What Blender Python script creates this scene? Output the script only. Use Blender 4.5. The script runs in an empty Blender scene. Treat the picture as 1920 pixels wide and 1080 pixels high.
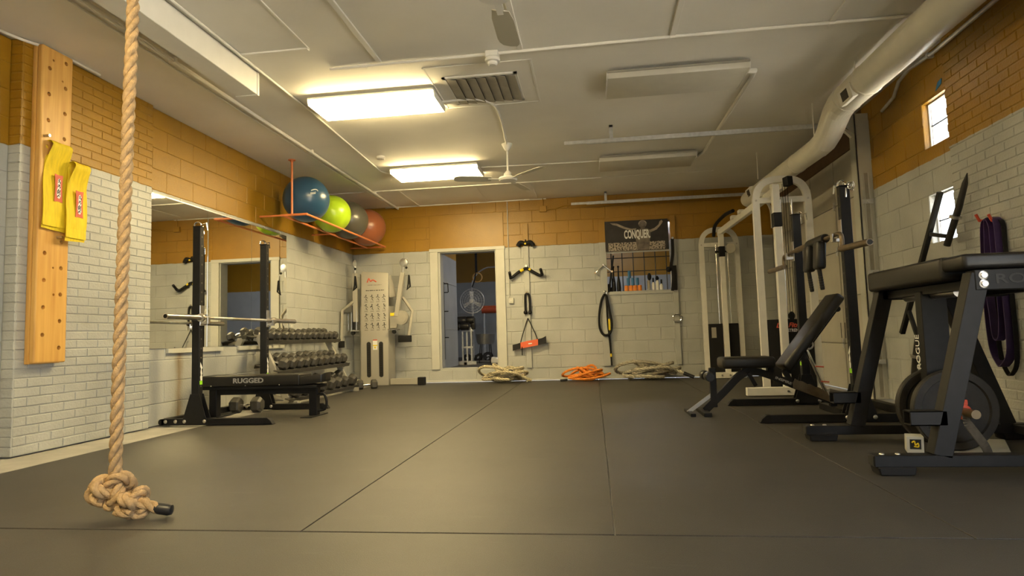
import bpy, bmesh, math, random
from mathutils import Vector, Matrix
random.seed(7)
scn = bpy.context.scene
COL = scn.collection
PI = math.pi
V = Vector

# ------------------------------------------------------------------ camera
cam = bpy.data.cameras.new('camera')
cam.sensor_width = 36.0
cam.sensor_fit = 'HORIZONTAL'
cam.lens = 1164.46 * 36.0 / 1920.0
cam.clip_start = 0.05
co = bpy.data.objects.new('camera', cam)
COL.objects.link(co)
_r = V((0.99101607, 0.13031063, -0.03010454))
_u = V((0.03986883, -0.07298248, 0.99653602))
_f = V((-0.12766214, 0.98878344, 0.07752214))
co.matrix_world = Matrix(((_r.x, _u.x, -_f.x, 4.1036), (_r.y, _u.y, -_f.y, -10.2993), (_r.z, _u.z, -_f.z, 0.7372), (0, 0, 0, 1)))
scn.camera = co

# ------------------------------------------------------------------ world, exposure
w = bpy.data.worlds.new('daylight')
scn.world = w
w.use_nodes = True
bg = w.node_tree.nodes['Background']
bg.inputs[0].default_value = (0.84, 0.92, 1.0, 1)
bg.inputs[1].default_value = 2.2
vs = scn.view_settings
vs.view_transform = 'Standard'
vs.look = 'None'
vs.exposure = 1.08
vs.gamma = 1.0
vs.use_curve_mapping = False
# added sun on the unseen yard, bounced through the open doorway to brighten the ceiling
sl_ = bpy.data.lights.new('sun', 'SUN')
sl_.energy = 88.0
sl_.angle = 0.01
sl_.color = (1.0, 0.88, 0.68)
so_ = bpy.data.objects.new('sun', sl_)
COL.objects.link(so_)
so_.rotation_euler = Vector((0.55, -0.12, -0.83)).to_track_quat('-Z', 'Y').to_euler()
LAMP_STRENGTH = 32.0
LAMP_COLOR = (1.0, 0.77, 0.37)

# ------------------------------------------------------------------ materials
def _mat(name):
    m = bpy.data.materials.new(name)
    m.use_nodes = True
    nt = m.node_tree
    return m, nt, nt.nodes['Principled BSDF']

def mat(name, col, rough=0.5, metal=0.0, var=0.0, vscale=8.0, bump=0.0, bscale=60.0, spec=None, stretch=None, coat=0.0):
    m, nt, b = _mat(name)
    b.inputs['Base Color'].default_value = (*col, 1)
    b.inputs['Roughness'].default_value = rough
    b.inputs['Metallic'].default_value = metal
    if spec is not None:
        b.inputs['Specular IOR Level'].default_value = spec
    if coat:
        b.inputs['Coat Weight'].default_value = coat
    if var or bump:
        tc = nt.nodes.new('ShaderNodeTexCoord')
        src = tc.outputs['Object']
        if stretch:
            mp = nt.nodes.new('ShaderNodeMapping')
            mp.inputs['Scale'].default_value = stretch
            nt.links.new(src, mp.inputs[0])
            src = mp.outputs[0]
    if var:
        n = nt.nodes.new('ShaderNodeTexNoise')
        n.inputs['Scale'].default_value = vscale
        n.inputs['Detail'].default_value = 5
        nt.links.new(src, n.inputs['Vector'])
        r = nt.nodes.new('ShaderNodeMapRange')
        r.inputs[1].default_value = 0.3
        r.inputs[2].default_value = 0.7
        r.inputs[3].default_value = 1 - var
        r.inputs[4].default_value = 1 + var
        nt.links.new(n.outputs[0], r.inputs[0])
        mx = nt.nodes.new('ShaderNodeVectorMath')
        mx.operation = 'SCALE'
        mx.inputs[0].default_value = col
        nt.links.new(r.outputs[0], mx.inputs['Scale'])
        nt.links.new(mx.outputs[0], b.inputs['Base Color'])
    if bump:
        n2 = nt.nodes.new('ShaderNodeTexNoise')
        n2.inputs['Scale'].default_value = bscale
        n2.inputs['Detail'].default_value = 4
        nt.links.new(src, n2.inputs['Vector'])
        bp = nt.nodes.new('ShaderNodeBump')
        bp.inputs['Strength'].default_value = bump
        bp.inputs['Distance'].default_value = 0.01
        nt.links.new(n2.outputs[0], bp.inputs['Height'])
        nt.links.new(bp.outputs[0], b.inputs['Normal'])
    return m

OCHRE = (0.335, 0.175, 0.011)
GREY = (0.43, 0.44, 0.42)

def masonry(name, zb, grey=GREY, ochre=OCHRE, rough=0.38, stain=False):
    """two-tone wall paint: grey below height zb, ochre above"""
    m, nt, b = _mat(name)
    g = nt.nodes.new('ShaderNodeNewGeometry')
    sp = nt.nodes.new('ShaderNodeSeparateXYZ')
    nt.links.new(g.outputs['Position'], sp.inputs[0])
    nz = nt.nodes.new('ShaderNodeTexNoise')
    nz.inputs['Scale'].default_value = 9
    nt.links.new(g.outputs['Position'], nz.inputs['Vector'])
    mm = nt.nodes.new('ShaderNodeMath')
    mm.operation = 'MULTIPLY_ADD'
    mm.inputs[1].default_value = 0.02
    nt.links.new(nz.outputs[0], mm.inputs[0])
    nt.links.new(sp.outputs[2], mm.inputs[2])
    gt = nt.nodes.new('ShaderNodeMath')
    gt.operation = 'GREATER_THAN'
    gt.inputs[1].default_value = zb + 0.01
    nt.links.new(mm.outputs[0], gt.inputs[0])
    mix = nt.nodes.new('ShaderNodeMix')
    mix.data_type = 'RGBA'
    mix.inputs[6].default_value = (*grey, 1)
    mix.inputs[7].default_value = (*ochre, 1)
    nt.links.new(gt.outputs[0], mix.inputs[0])
    n = nt.nodes.new('ShaderNodeTexNoise')
    n.inputs['Scale'].default_value = 2.2
    n.inputs['Detail'].default_value = 6
    nt.links.new(g.outputs['Position'], n.inputs['Vector'])
    r = nt.nodes.new('ShaderNodeMapRange')
    r.inputs[1].default_value = 0.3
    r.inputs[2].default_value = 0.7
    r.inputs[3].default_value = 0.88
    r.inputs[4].default_value = 1.08
    nt.links.new(n.outputs[0], r.inputs[0])
    sc = nt.nodes.new('ShaderNodeVectorMath')
    sc.operation = 'SCALE'
    nt.links.new(mix.outputs[2], sc.inputs[0])
    nt.links.new(r.outputs[0], sc.inputs['Scale'])
    nt.links.new(sc.outputs[0], b.inputs['Base Color'])
    if stain:
        # brown rust run below the mirror ledge (fixed place on the wall)
        def mth(op, a, b_=None, c=None):
            q = nt.nodes.new('ShaderNodeMath')
            q.operation = op
            for i, v in enumerate((a, b_, c)):
                if v is None: continue
                if isinstance(v, (int, float)): q.inputs[i].default_value = v
                else: nt.links.new(v, q.inputs[i])
            return q.outputs[0]
        wob = mth('MULTIPLY_ADD', nz.outputs[0], 0.05, 4.535)
        dy = mth('ABSOLUTE', mth('ADD', sp.outputs[1], wob))
        msk = mth('SUBTRACT', 1.0, mth('DIVIDE', dy, 0.075))
        msk = mth('MAXIMUM', msk, 0.0)
        msk = mth('MULTIPLY', msk, mth('LESS_THAN', sp.outputs[2], 0.672))
        msk = mth('MULTIPLY', msk, mth('LESS_THAN', sp.outputs[0], 0.02))
        msk = mth('MULTIPLY', msk, mth('MULTIPLY_ADD', n.outputs[0], 0.9, 0.25))
        sm = nt.nodes.new('ShaderNodeMix')
        sm.data_type = 'RGBA'
        nt.links.new(msk, sm.inputs[0])
        nt.links.new(sc.outputs[0], sm.inputs[6])
        sm.inputs[7].default_value = (0.24, 0.15, 0.05, 1)
        nt.links.new(sm.outputs[2], b.inputs['Base Color'])
    b.inputs['Roughness'].default_value = rough
    n2 = nt.nodes.new('ShaderNodeTexNoise')
    n2.inputs['Scale'].default_value = 55
    n2.inputs['Detail'].default_value = 5
    nt.links.new(g.outputs['Position'], n2.inputs['Vector'])
    bp = nt.nodes.new('ShaderNodeBump')
    bp.inputs['Strength'].default_value = 0.35
    bp.inputs['Distance'].default_value = 0.01
    nt.links.new(n2.outputs[0], bp.inputs['Height'])
    nt.links.new(bp.outputs[0], b.inputs['Normal'])
    return m

def emis(name, col, s):
    m, nt, b = _mat(name)
    b.inputs['Base Color'].default_value = (0.8, 0.8, 0.8, 1)
    b.inputs['Emission Color'].default_value = (*col, 1)
    b.inputs['Emission Strength'].default_value = s
    return m

def mat_rubber():
    m, nt, b = _mat('rubber_floor')
    g = nt.nodes.new('ShaderNodeNewGeometry')
    n = nt.nodes.new('ShaderNodeTexNoise')
    n.inputs['Scale'].default_value = 0.9
    n.inputs['Detail'].default_value = 7
    n.inputs['Roughness'].default_value = 0.65
    nt.links.new(g.outputs['Position'], n.inputs['Vector'])
    cr = nt.nodes.new('ShaderNodeValToRGB')
    cr.color_ramp.elements[0].position = 0.3
    cr.color_ramp.elements[0].color = (0.031, 0.029, 0.026, 1)
    cr.color_ramp.elements[1].position = 0.75
    cr.color_ramp.elements[1].color = (0.057, 0.053, 0.047, 1)
    nt.links.new(n.outputs[0], cr.inputs[0])
    # chalk scuffs: thin streaks stretched along x
    mp = nt.nodes.new('ShaderNodeMapping')
    mp.inputs['Scale'].default_value = (1.2, 9.0, 1.0)
    nt.links.new(g.outputs['Position'], mp.inputs[0])
    n3 = nt.nodes.new('ShaderNodeTexNoise')
    n3.inputs['Scale'].default_value = 1.3
    n3.inputs['Detail'].default_value = 9
    n3.inputs['Roughness'].default_value = 0.75
    nt.links.new(mp.outputs[0], n3.inputs['Vector'])
    mr = nt.nodes.new('ShaderNodeMapRange')
    mr.inputs[1].default_value = 0.60
    mr.inputs[2].default_value = 0.85
    mr.inputs[3].default_value = 0.0
    mr.inputs[4].default_value = 0.35
    nt.links.new(n3.outputs[0], mr.inputs[0])
    mix = nt.nodes.new('ShaderNodeMix')
    mix.data_type = 'RGBA'
    nt.links.new(mr.outputs[0], mix.inputs[0])
    nt.links.new(cr.outputs[0], mix.inputs[6])
    mix.inputs[7].default_value = (0.20, 0.19, 0.17, 1)
    # crumb speckle
    n4 = nt.nodes.new('ShaderNodeTexNoise')
    n4.inputs['Scale'].default_value = 260
    nt.links.new(g.outputs['Position'], n4.inputs['Vector'])
    r4 = nt.nodes.new('ShaderNodeMapRange')
    r4.inputs[1].default_value = 0.3
    r4.inputs[2].default_value = 0.7
    r4.inputs[3].default_value = 0.75
    r4.inputs[4].default_value = 1.25
    nt.links.new(n4.outputs[0], r4.inputs[0])
    sc = nt.nodes.new('ShaderNodeVectorMath')
    sc.operation = 'SCALE'
    nt.links.new(mix.outputs[2], sc.inputs[0])
    nt.links.new(r4.outputs[0], sc.inputs['Scale'])
    nt.links.new(sc.outputs[0], b.inputs['Base Color'])
    b.inputs['Roughness'].default_value = 0.52
    bp = nt.nodes.new('ShaderNodeBump')
    bp.inputs['Strength'].default_value = 0.25
    bp.inputs['Distance'].default_value = 0.004
    nt.links.new(n4.outputs[0], bp.inputs['Height'])
    nt.links.new(bp.outputs[0], b.inputs['Normal'])
    return m

M = {
 'paintL': masonry('two_tone_paint', 2.235, stain=True),
 'paintR': masonry('two_tone_paint_low', 2.12),
 'paintB': masonry('two_tone_paint_back_room', 2.26, grey=(0.36, 0.38, 0.40)),
 'greypaint': mat('grey_paint', GREY, 0.4, var=0.06, vscale=4),
 'trimpaint': mat('cream_grey_trim_paint', (0.52, 0.52, 0.47), 0.4, var=0.05, vscale=5),
 'ochre': mat('ochre_paint', OCHRE, 0.38, var=0.08, vscale=4, bump=0.15),
 'ceil': mat('ceiling_paint', (0.80, 0.78, 0.73), 0.7, var=0.09, vscale=0.8, bump=0.05, bscale=25),
 'white': mat('white_paint', (0.74, 0.73, 0.69), 0.45, var=0.03),
 'whitemetal': mat('white_enamel', (0.74, 0.73, 0.68), 0.35, var=0.04, vscale=12),
 'cream': mat('cream_duct_paint', (0.70, 0.68, 0.60), 0.4, var=0.05, vscale=5),
 'concrete': mat('concrete', (0.38, 0.37, 0.34), 0.75, var=0.15, vscale=4, bump=0.2),
 'rubber': mat_rubber(),
 'black': mat('black_powder_coat', (0.011, 0.011, 0.012), 0.48, spec=0.25, var=0.15, vscale=20),
 'blackm': mat('black_matte', (0.009, 0.009, 0.010), 0.7, spec=0.3),
 'vinyl': mat('black_vinyl', (0.013, 0.012, 0.011), 0.38, spec=0.4, bump=0.08, bscale=180),
 'iron': mat('cast_iron_black', (0.022, 0.020, 0.018), 0.55, spec=0.35, var=0.25, vscale=14, bump=0.15, bscale=90),
 'hexrub': mat('dusty_rubber_hex', (0.050, 0.047, 0.040), 0.5, var=0.3, vscale=18),
 'steel': mat('bare_steel', (0.55, 0.53, 0.50), 0.28, 1.0, var=0.08, vscale=14),
 'chrome': mat('chrome', (0.80, 0.79, 0.76), 0.10, 1.0),
 'galv': mat('galvanised_steel', (0.62, 0.63, 0.64), 0.38, 0.85, var=0.12, vscale=20),
 'mirror': mat('mirror_silver', (0.88, 0.89, 0.86), 0.015, 1.0),
 'silver': mat('silver_grey_paint', (0.36, 0.345, 0.30), 0.35, 0.25, var=0.04),
 'silver2': mat('pale_silver_panel', (0.42, 0.40, 0.345), 0.4, 0.1),
 'wood': None,
 'manila': mat('manila_rope', (0.44, 0.30, 0.155), 0.8, var=0.22, vscale=40, bump=0.6, bscale=150),
 'natrope': mat('cream_rope', (0.50, 0.44, 0.30), 0.8, var=0.2, vscale=40, bump=0.5, bscale=140),
 'palerope': mat('greyish_rope', (0.42, 0.39, 0.31), 0.8, var=0.2, vscale=40, bump=0.5, bscale=140),
 'orangerope': mat('orange_rope', (0.80, 0.26, 0.03), 0.7, var=0.15, vscale=40, bump=0.5, bscale=140),
 'tape': mat('black_tape', (0.015, 0.016, 0.02), 0.4),
 'yellow': mat('yellow_webbing', (0.80, 0.60, 0.015), 0.65, var=0.12, vscale=10, bump=0.3, bscale=120, stretch=(1, 6, 1)),
 'redpatch': mat('red_patch', (0.62, 0.12, 0.07), 0.6),
 'ink': mat('black_ink', (0.02, 0.02, 0.02), 0.6),
 'whiteink': mat('white_ink', (0.80, 0.80, 0.78), 0.6),
 'greyink': mat('grey_ink', (0.34, 0.34, 0.34), 0.6),
 'lime': mat('lime_sticker', (0.30, 0.72, 0.02), 0.5),
 'redink': mat('red_ink', (0.75, 0.10, 0.05), 0.5),
 'orangepipe': mat('orange_pipe_paint', (0.72, 0.22, 0.07), 0.45, var=0.08),
 'ballblue': mat('blue_vinyl_ball', (0.028, 0.085, 0.17), 0.28, var=0.06),
 'ballgreen': mat('lime_vinyl_ball', (0.36, 0.55, 0.02), 0.28, var=0.05),
 'ballgrey': mat('grey_vinyl_ball', (0.085, 0.08, 0.065), 0.28, var=0.05),
 'ballred': mat('terracotta_vinyl_ball', (0.34, 0.115, 0.05), 0.30, var=0.05),
 'purple': mat('purple_latex', (0.045, 0.022, 0.10), 0.5, var=0.2),
 'redpad': mat('orange_red_leather', (0.72, 0.13, 0.05), 0.5),
 'brownwood': mat('dark_brown_wood', (0.085, 0.050, 0.028), 0.6, var=0.2, vscale=6),
 'glass': None,
 'grille': mat('dark_rod', (0.06, 0.055, 0.05), 0.5, 0.5),
 'blue': mat('blue_foam', (0.04, 0.16, 0.33), 0.6),
 'orange': mat('orange_foam', (0.75, 0.25, 0.03), 0.6),
 'poster': mat('poster_dark', (0.022, 0.018, 0.016), 0.5, var=0.35, vscale=9),
 'postfig': mat('poster_figure_tone', (0.15, 0.125, 0.105), 0.55, var=0.45, vscale=12),
 'posthi': mat('poster_figure_light', (0.33, 0.28, 0.22), 0.55, var=0.3, vscale=14),
 'bronze': mat('worn_dark_steel', (0.20, 0.155, 0.10), 0.38, 0.8, var=0.2, vscale=14),
 'darkweb': mat('dark_grey_webbing', (0.09, 0.08, 0.065), 0.8, var=0.2, vscale=30),
 'reddisc': mat('red_disc', (0.6, 0.08, 0.04), 0.5),
 'blade': mat('fan_blade_cream', (0.60, 0.58, 0.50), 0.5),
 'dust': mat('dusty_grey', (0.36, 0.34, 0.29), 0.7, var=0.1),
 'diffuser': mat('unlit_diffuser', (0.60, 0.58, 0.51), 0.35, var=0.04),
 'bluetape': mat('blue_tape', (0.02, 0.2, 0.5), 0.5),
 'doorpanel': mat('beige_door_paint', (0.47, 0.45, 0.39), 0.5, var=0.07, vscale=3),
 'lamp': emis('lit_diffuser', LAMP_COLOR, LAMP_STRENGTH),
 'coollamp': emis('cool_lit_diffuser', (0.97, 0.95, 0.92), 30.0),
 'stainless': mat('stainless', (0.55, 0.57, 0.60), 0.3, 0.9, var=0.1),
}

def wood():
    m, nt, b = _mat('pine_board')
    tc = nt.nodes.new('ShaderNodeTexCoord')
    mp = nt.nodes.new('ShaderNodeMapping')
    mp.inputs['Scale'].default_value = (9, 9, 0.55)
    nt.links.new(tc.outputs['Object'], mp.inputs[0])
    n = nt.nodes.new('ShaderNodeTexNoise')
    n.inputs['Scale'].default_value = 3.0
    n.inputs['Detail'].default_value = 6
    nt.links.new(mp.outputs[0], n.inputs['Vector'])
    cr = nt.nodes.new('ShaderNodeValToRGB')
    cr.color_ramp.elements[0].position = 0.3
    cr.color_ramp.elements[0].color = (0.56, 0.29, 0.065, 1)
    cr.color_ramp.elements[1].position = 0.7
    cr.color_ramp.elements[1].color = (0.72, 0.43, 0.12, 1)
    nt.links.new(n.outputs[0], cr.inputs[0])
    nt.links.new(cr.outputs[0], b.inputs['Base Color'])
    b.inputs['Roughness'].default_value = 0.42
    return m
M['wood'] = wood()

def glassm():
    m, nt, b = _mat('window_glass')
    b.inputs['Base Color'].default_value = (1, 1, 1, 1)
    b.inputs['Roughness'].default_value = 0.02
    b.inputs['IOR'].default_value = 1.01
    b.inputs['Transmission Weight'].default_value = 1.0
    return m
M['glass'] = glassm()

def crowdm():
    m, nt, b = _mat('poster_crowd_print')
    tc = nt.nodes.new('ShaderNodeTexCoord')
    n = nt.nodes.new('ShaderNodeTexNoise')
    n.inputs['Scale'].default_value = 42
    n.inputs['Detail'].default_value = 3
    nt.links.new(tc.outputs['Object'], n.inputs['Vector'])
    cr = nt.nodes.new('ShaderNodeValToRGB')
    cr.color_ramp.elements[0].position = 0.42
    cr.color_ramp.elements[0].color = (0.03, 0.024, 0.02, 1)
    cr.color_ramp.elements[1].position = 0.52
    cr.color_ramp.elements[1].color = (0.42, 0.36, 0.29, 1)
    nt.links.new(n.outputs[0], cr.inputs[0])
    nt.links.new(cr.outputs[0], b.inputs['Base Color'])
    b.inputs['Roughness'].default_value = 0.5
    return m
M['crowd'] = crowdm()

# ------------------------------------------------------------------ mesh helpers
ORG = {}

def org(o):
    return ORG.get(o.name, V((0, 0, 0))) if o else V((0, 0, 0))

class MB:
    def __init__(s):
        s.v = []
        s.f = []
    def add(s, vs, fs):
        k = len(s.v)
        s.v += [V(p) for p in vs]
        s.f += [tuple(i + k for i in q) for q in fs]
        return s
    def box(s, lo, hi):
        x0, y0, z0 = lo
        x1, y1, z1 = hi
        return s.add([(x0, y0, z0), (x1, y0, z0), (x1, y1, z0), (x0, y1, z0), (x0, y0, z1), (x1, y0, z1), (x1, y1, z1), (x0, y1, z1)],
                     [(0, 3, 2, 1), (4, 5, 6, 7), (0, 1, 5, 4), (1, 2, 6, 5), (2, 3, 7, 6), (3, 0, 4, 7)])
    def cbox(s, c, size, R=None):
        hx, hy, hz = size[0] / 2, size[1] / 2, size[2] / 2
        pts = [V(p) for p in [(-hx, -hy, -hz), (hx, -hy, -hz), (hx, hy, -hz), (-hx, hy, -hz), (-hx, -hy, hz), (hx, -hy, hz), (hx, hy, hz), (-hx, hy, hz)]]
        if R is not None:
            pts = [R @ p for p in pts]
        return s.add([p + V(c) for p in pts], [(0, 3, 2, 1), (4, 5, 6, 7), (0, 1, 5, 4), (1, 2, 6, 5), (2, 3, 7, 6), (3, 0, 4, 7)])
    def beam(s, a, b, wd, ht, up=(0, 0, 1)):
        a = V(a); b = V(b)
        d = (b - a).normalized()
        up = V(up)
        if abs(d.dot(up)) > 0.99:
            up = V((0, 1, 0)) if abs(d.y) < 0.9 else V((1, 0, 0))
        sd = d.cross(up).normalized()
        u = sd.cross(d).normalized()
        R = Matrix((d, sd, u)).transposed()
        return s.cbox((a + b) / 2, ((b - a).length, wd, ht), R)
    def tube(s, pts, r, n=10, closed=False):
        pts = [V(p) for p in pts]
        m = len(pts)
        rs = r if isinstance(r, (list, tuple)) else [r] * m
        tg = []
        for i in range(m):
            if closed:
                t = pts[(i + 1) % m] - pts[i - 1]
            else:
                t = pts[min(i + 1, m - 1)] - pts[max(i - 1, 0)]
            tg.append(t.normalized())
        t0 = tg[0]
        a = V((0, 0, 1)) if abs(t0.z) < 0.9 else V((1, 0, 0))
        nrm = (a - t0 * a.dot(t0)).normalized()
        k = len(s.v)
        for i in range(m):
            if i:
                q = tg[i - 1].rotation_difference(tg[i])
                nrm = q @ nrm
                nrm = (nrm - tg[i] * nrm.dot(tg[i])).normalized()
            bn = tg[i].cross(nrm)
            # mitre compensation
            sc = 1.0
            if 0 < i < m - 1 and not closed:
                d1 = (pts[i] - pts[i - 1]).normalized()
                sc = 1.0 / max(0.7, d1.dot(tg[i]))
            for j in range(n):
                an = 2 * PI * j / n
                s.v.append(pts[i] + (nrm * math.cos(an) + bn * math.sin(an)) * rs[i] * (1 if sc == 1 else (1 + (sc - 1) * 0.6)))
        seg = m if closed else m - 1
        for i in range(seg):
            i2 = (i + 1) % m
            for j in range(n):
                j2 = (j + 1) % n
                s.f.append((k + i * n + j, k + i * n + j2, k + i2 * n + j2, k + i2 * n + j))
        if not closed:
            s.f.append(tuple(k + j for j in reversed(range(n))))
            s.f.append(tuple(k + (m - 1) * n + j for j in range(n)))
        return s
    def cyl(s, a, b, r, n=16):
        return s.tube([a, b], r, n)
    def lathe(s, prof, base, axis=(0, 0, 1), n=24):
        ax = V(axis).normalized()
        a = V((0, 0, 1)) if abs(ax.z) < 0.9 else V((1, 0, 0))
        u = (a - ax * a.dot(ax)).normalized()
        w2 = ax.cross(u)
        k = len(s.v)
        for (r, t) in prof:
            for j in range(n):
                an = 2 * PI * j / n
                s.v.append(V(base) + ax * t + (u * math.cos(an) + w2 * math.sin(an)) * max(r, 1e-4))
        for i in range(len(prof) - 1):
            for j in range(n):
                j2 = (j + 1) % n
                s.f.append((k + i * n + j, k + i * n + j2, k + (i + 1) * n + j2, k + (i + 1) * n + j))
        s.f.append(tuple(k + j for j in reversed(range(n))))
        s.f.append(tuple(k + (len(prof) - 1) * n + j for j in range(n)))
        return s
    def prism(s, poly, ext):
        poly = [V(p) for p in poly]
        e = V(ext)
        n = len(poly)
        vs = poly + [p + e for p in poly]
        fs = [tuple(reversed(range(n))), tuple(range(n, 2 * n))]
        for i in range(n):
            j = (i + 1) % n
            fs.append((i, j, n + j, n + i))
        return s.add(vs, fs)
    def sphere(s, c, r, nu=32, nv=16, sc=(1, 1, 1)):
        c = V(c)
        k = len(s.v)
        s.v.append(c + V((0, 0, -r * sc[2])))
        for i in range(1, nv):
            ph = -PI / 2 + PI * i / nv
            for j in range(nu):
                th = 2 * PI * j / nu
                s.v.append(c + V((r * sc[0] * math.cos(ph) * math.cos(th), r * sc[1] * math.cos(ph) * math.sin(th), r * sc[2] * math.sin(ph))))
        s.v.append(c + V((0, 0, r * sc[2])))
        top = len(s.v) - 1
        for j in range(nu):
            j2 = (j + 1) % nu
            s.f.append((k, k + 1 + j2, k + 1 + j))
            for i in range(nv - 2):
                a = k + 1 + i * nu
                s.f.append((a + j, a + j2, a + nu + j2, a + nu + j))
            a = k + 1 + (nv - 2) * nu
            s.f.append((a + j, a + j2, top))
        return s
    def mesh(s, name, m, off=V((0, 0, 0)), bevel=0.0, seg=1, smooth=True, angle=0.6):
        me = bpy.data.meshes.new(name)
        me.from_pydata([tuple(p - off) for p in s.v], [], s.f)
        bm = bmesh.new()
        bm.from_mesh(me)
        bmesh.ops.recalc_face_normals(bm, faces=bm.faces)
        if bevel:
            es = [e for e in bm.edges if len(e.link_faces) == 2 and e.calc_face_angle(0) > 0.5]
            bmesh.ops.bevel(bm, geom=es, offset=bevel, segments=seg, profile=0.5, affect='EDGES', clamp_overlap=True)
        bm.to_mesh(me)
        bm.free()
        if smooth:
            me.polygons.foreach_set('use_smooth', [True] * len(me.polygons))
            me.set_sharp_from_angle(angle=angle)
        me.materials.append(m)
        return me
    def build(s, name, m, parent=None, bevel=0.0, seg=1, smooth=True, angle=0.6, at=None):
        off = V(at) if at is not None else org(parent)
        o = bpy.data.objects.new(name, s.mesh(name, m, off, bevel, seg, smooth, angle))
        COL.objects.link(o)
        if parent:
            o.parent = parent
            ORG[o.name] = off
        else:
            o.location = off
            ORG[o.name] = off
        return o

def tag(o, label, cat, group=None):
    o['label'] = label
    o['category'] = cat
    if group:
        o['group'] = group
    return o

def thing(name, label, cat, loc=(0, 0, 0), group=None):
    o = bpy.data.objects.new(name, None)
    o.empty_display_size = 0.1
    COL.objects.link(o)
    o.location = loc
    ORG[o.name] = V(loc)
    return tag(o, label, cat, group)

def structure(o, label=None, cat=None):
    o['kind'] = 'structure'
    if label:
        o['label'] = label
        o['category'] = cat
    return o

def copy_tree(o, parent=None):
    c = o.copy()
    COL.objects.link(c)
    c.parent = parent
    for ch in list(o.children):
        copy_tree(ch, c)
    return c

def text(name, body, size, m, parent, loc, right, up, thick=0.0006, shear=0.0, align='LEFT', squeeze=1.0, bold=0.0, fit=None):
    """flat printed lettering: letters run along `right`, stand along `up`"""
    cu = bpy.data.curves.new(name, 'FONT')
    cu.body = body
    cu.size = size
    cu.shear = shear
    cu.align_x = align
    cu.extrude = thick
    cu.offset = bold
    cu.resolution_u = 3
    tmp = bpy.data.objects.new(name, cu)
    COL.objects.link(tmp)
    dg = bpy.context.evaluated_depsgraph_get()
    me = bpy.data.meshes.new_from_object(tmp.evaluated_get(dg))
    bpy.data.objects.remove(tmp)
    r = V(right).normalized()
    u = V(up).normalized()
    n = r.cross(u)
    xs = [v.co.x for v in me.vertices]
    if fit and xs:
        squeeze = fit / (max(xs) - min(xs))
    L = V(loc) - org(parent)
    for v in me.vertices:
        v.co = L + r * v.co.x * squeeze + u * v.co.y + n * v.co.z
    me.materials.clear()
    me.materials.append(m)
    o = bpy.data.objects.new(name, me)
    COL.objects.link(o)
    if parent:
        o.parent = parent
        ORG[o.name] = org(parent)
    return o

def curve_pts(pts, n=8):
    """Catmull-Rom through points"""
    pts = [V(p) for p in pts]
    out = []
    for i in range(len(pts) - 1):
        p0 = pts[max(i - 1, 0)]; p1 = pts[i]; p2 = pts[i + 1]; p3 = pts[min(i + 2, len(pts) - 1)]
        for k in range(n):
            t = k / n
            out.append(0.5 * ((2 * p1) + (p2 - p0) * t + (2 * p0 - 5 * p1 + 4 * p2 - p3) * t * t + (3 * p1 - p0 - 3 * p2 + p3) * t ** 3))
    out.append(pts[-1])
    return out

def resample(pts, step):
    pts = [V(p) for p in pts]
    out = [pts[0]]
    acc = 0.0
    for a, b in zip(pts, pts[1:]):
        L = (b - a).length
        if L < 1e-9:
            continue
        t = step - acc
        while t <= L:
            out.append(a + (b - a) * (t / L))
            t += step
        acc = (acc + L) % step
    return out

def twist_rope(mb, path, R, pitch, step=0.012, strands=3, n=7):
    path = resample(path, step)
    m = len(path)
    tg = [(path[min(i + 1, m - 1)] - path[max(i - 1, 0)]).normalized() for i in range(m)]
    a = V((0, 0, 1)) if abs(tg[0].z) < 0.9 else V((1, 0, 0))
    nr = (a - tg[0] * a.dot(tg[0])).normalized()
    frames = []
    for i in range(m):
        if i:
            nr = tg[i - 1].rotation_difference(tg[i]) @ nr
            nr = (nr - tg[i] * nr.dot(tg[i])).normalized()
        frames.append((nr.copy(), tg[i].cross(nr)))
    for s_ in range(strands):
        pts = []
        for i in range(m):
            an = 2 * PI * (s_ / strands + i * step / pitch)
            nn, bb = frames[i]
            pts.append(path[i] + (nn * math.cos(an) + bb * math.sin(an)) * R * 0.50)
        mb.tube(pts, R * 0.54, n)
    return mb

# masonry pieces -----------------------------------------------------
_pc = {}
def piece_mesh(axis, nrm, L, h, m, name, depth=0.012, ch=0.004):
    key = (axis, nrm, round(L, 3), round(h, 3), m.name, depth)
    if key in _pc:
        return _pc[key]
    a = L / 2; b = h / 2
    vs = []
    for (d, k) in ((-depth, 0), (-ch, 0), (0.0, ch)):
        for (p, q) in ((-a + k, -b + k), (a - k, -b + k), (a - k, b - k), (-a + k, b - k)):
            if axis == 'y':
                vs.append((nrm * d, p, q))
            else:
                vs.append((p, nrm * d, q))
    fs = []
    for lv in (0, 4):
        for i in range(4):
            j = (i + 1) % 4
            fs.append((lv + i, lv + j, lv + 4 + j, lv + 4 + i))
    fs.append((8, 9, 10, 11))
    me = bpy.data.meshes.new(name)
    me.from_pydata(vs, [], fs)
    bm = bmesh.new(); bm.from_mesh(me)
    bmesh.ops.recalc_face_normals(bm, faces=bm.faces)
    # make sure the front face looks into the room
    bm.faces.ensure_lookup_table()
    fn = bm.faces[-1].normal
    want = V((nrm, 0, 0)) if axis == 'y' else V((0, nrm, 0))
    if fn.dot(want) < 0:
        bmesh.ops.reverse_faces(bm, faces=bm.faces)
    bm.to_mesh(me); bm.free()
    me.materials.append(m)
    _pc[key] = me
    return me

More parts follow.
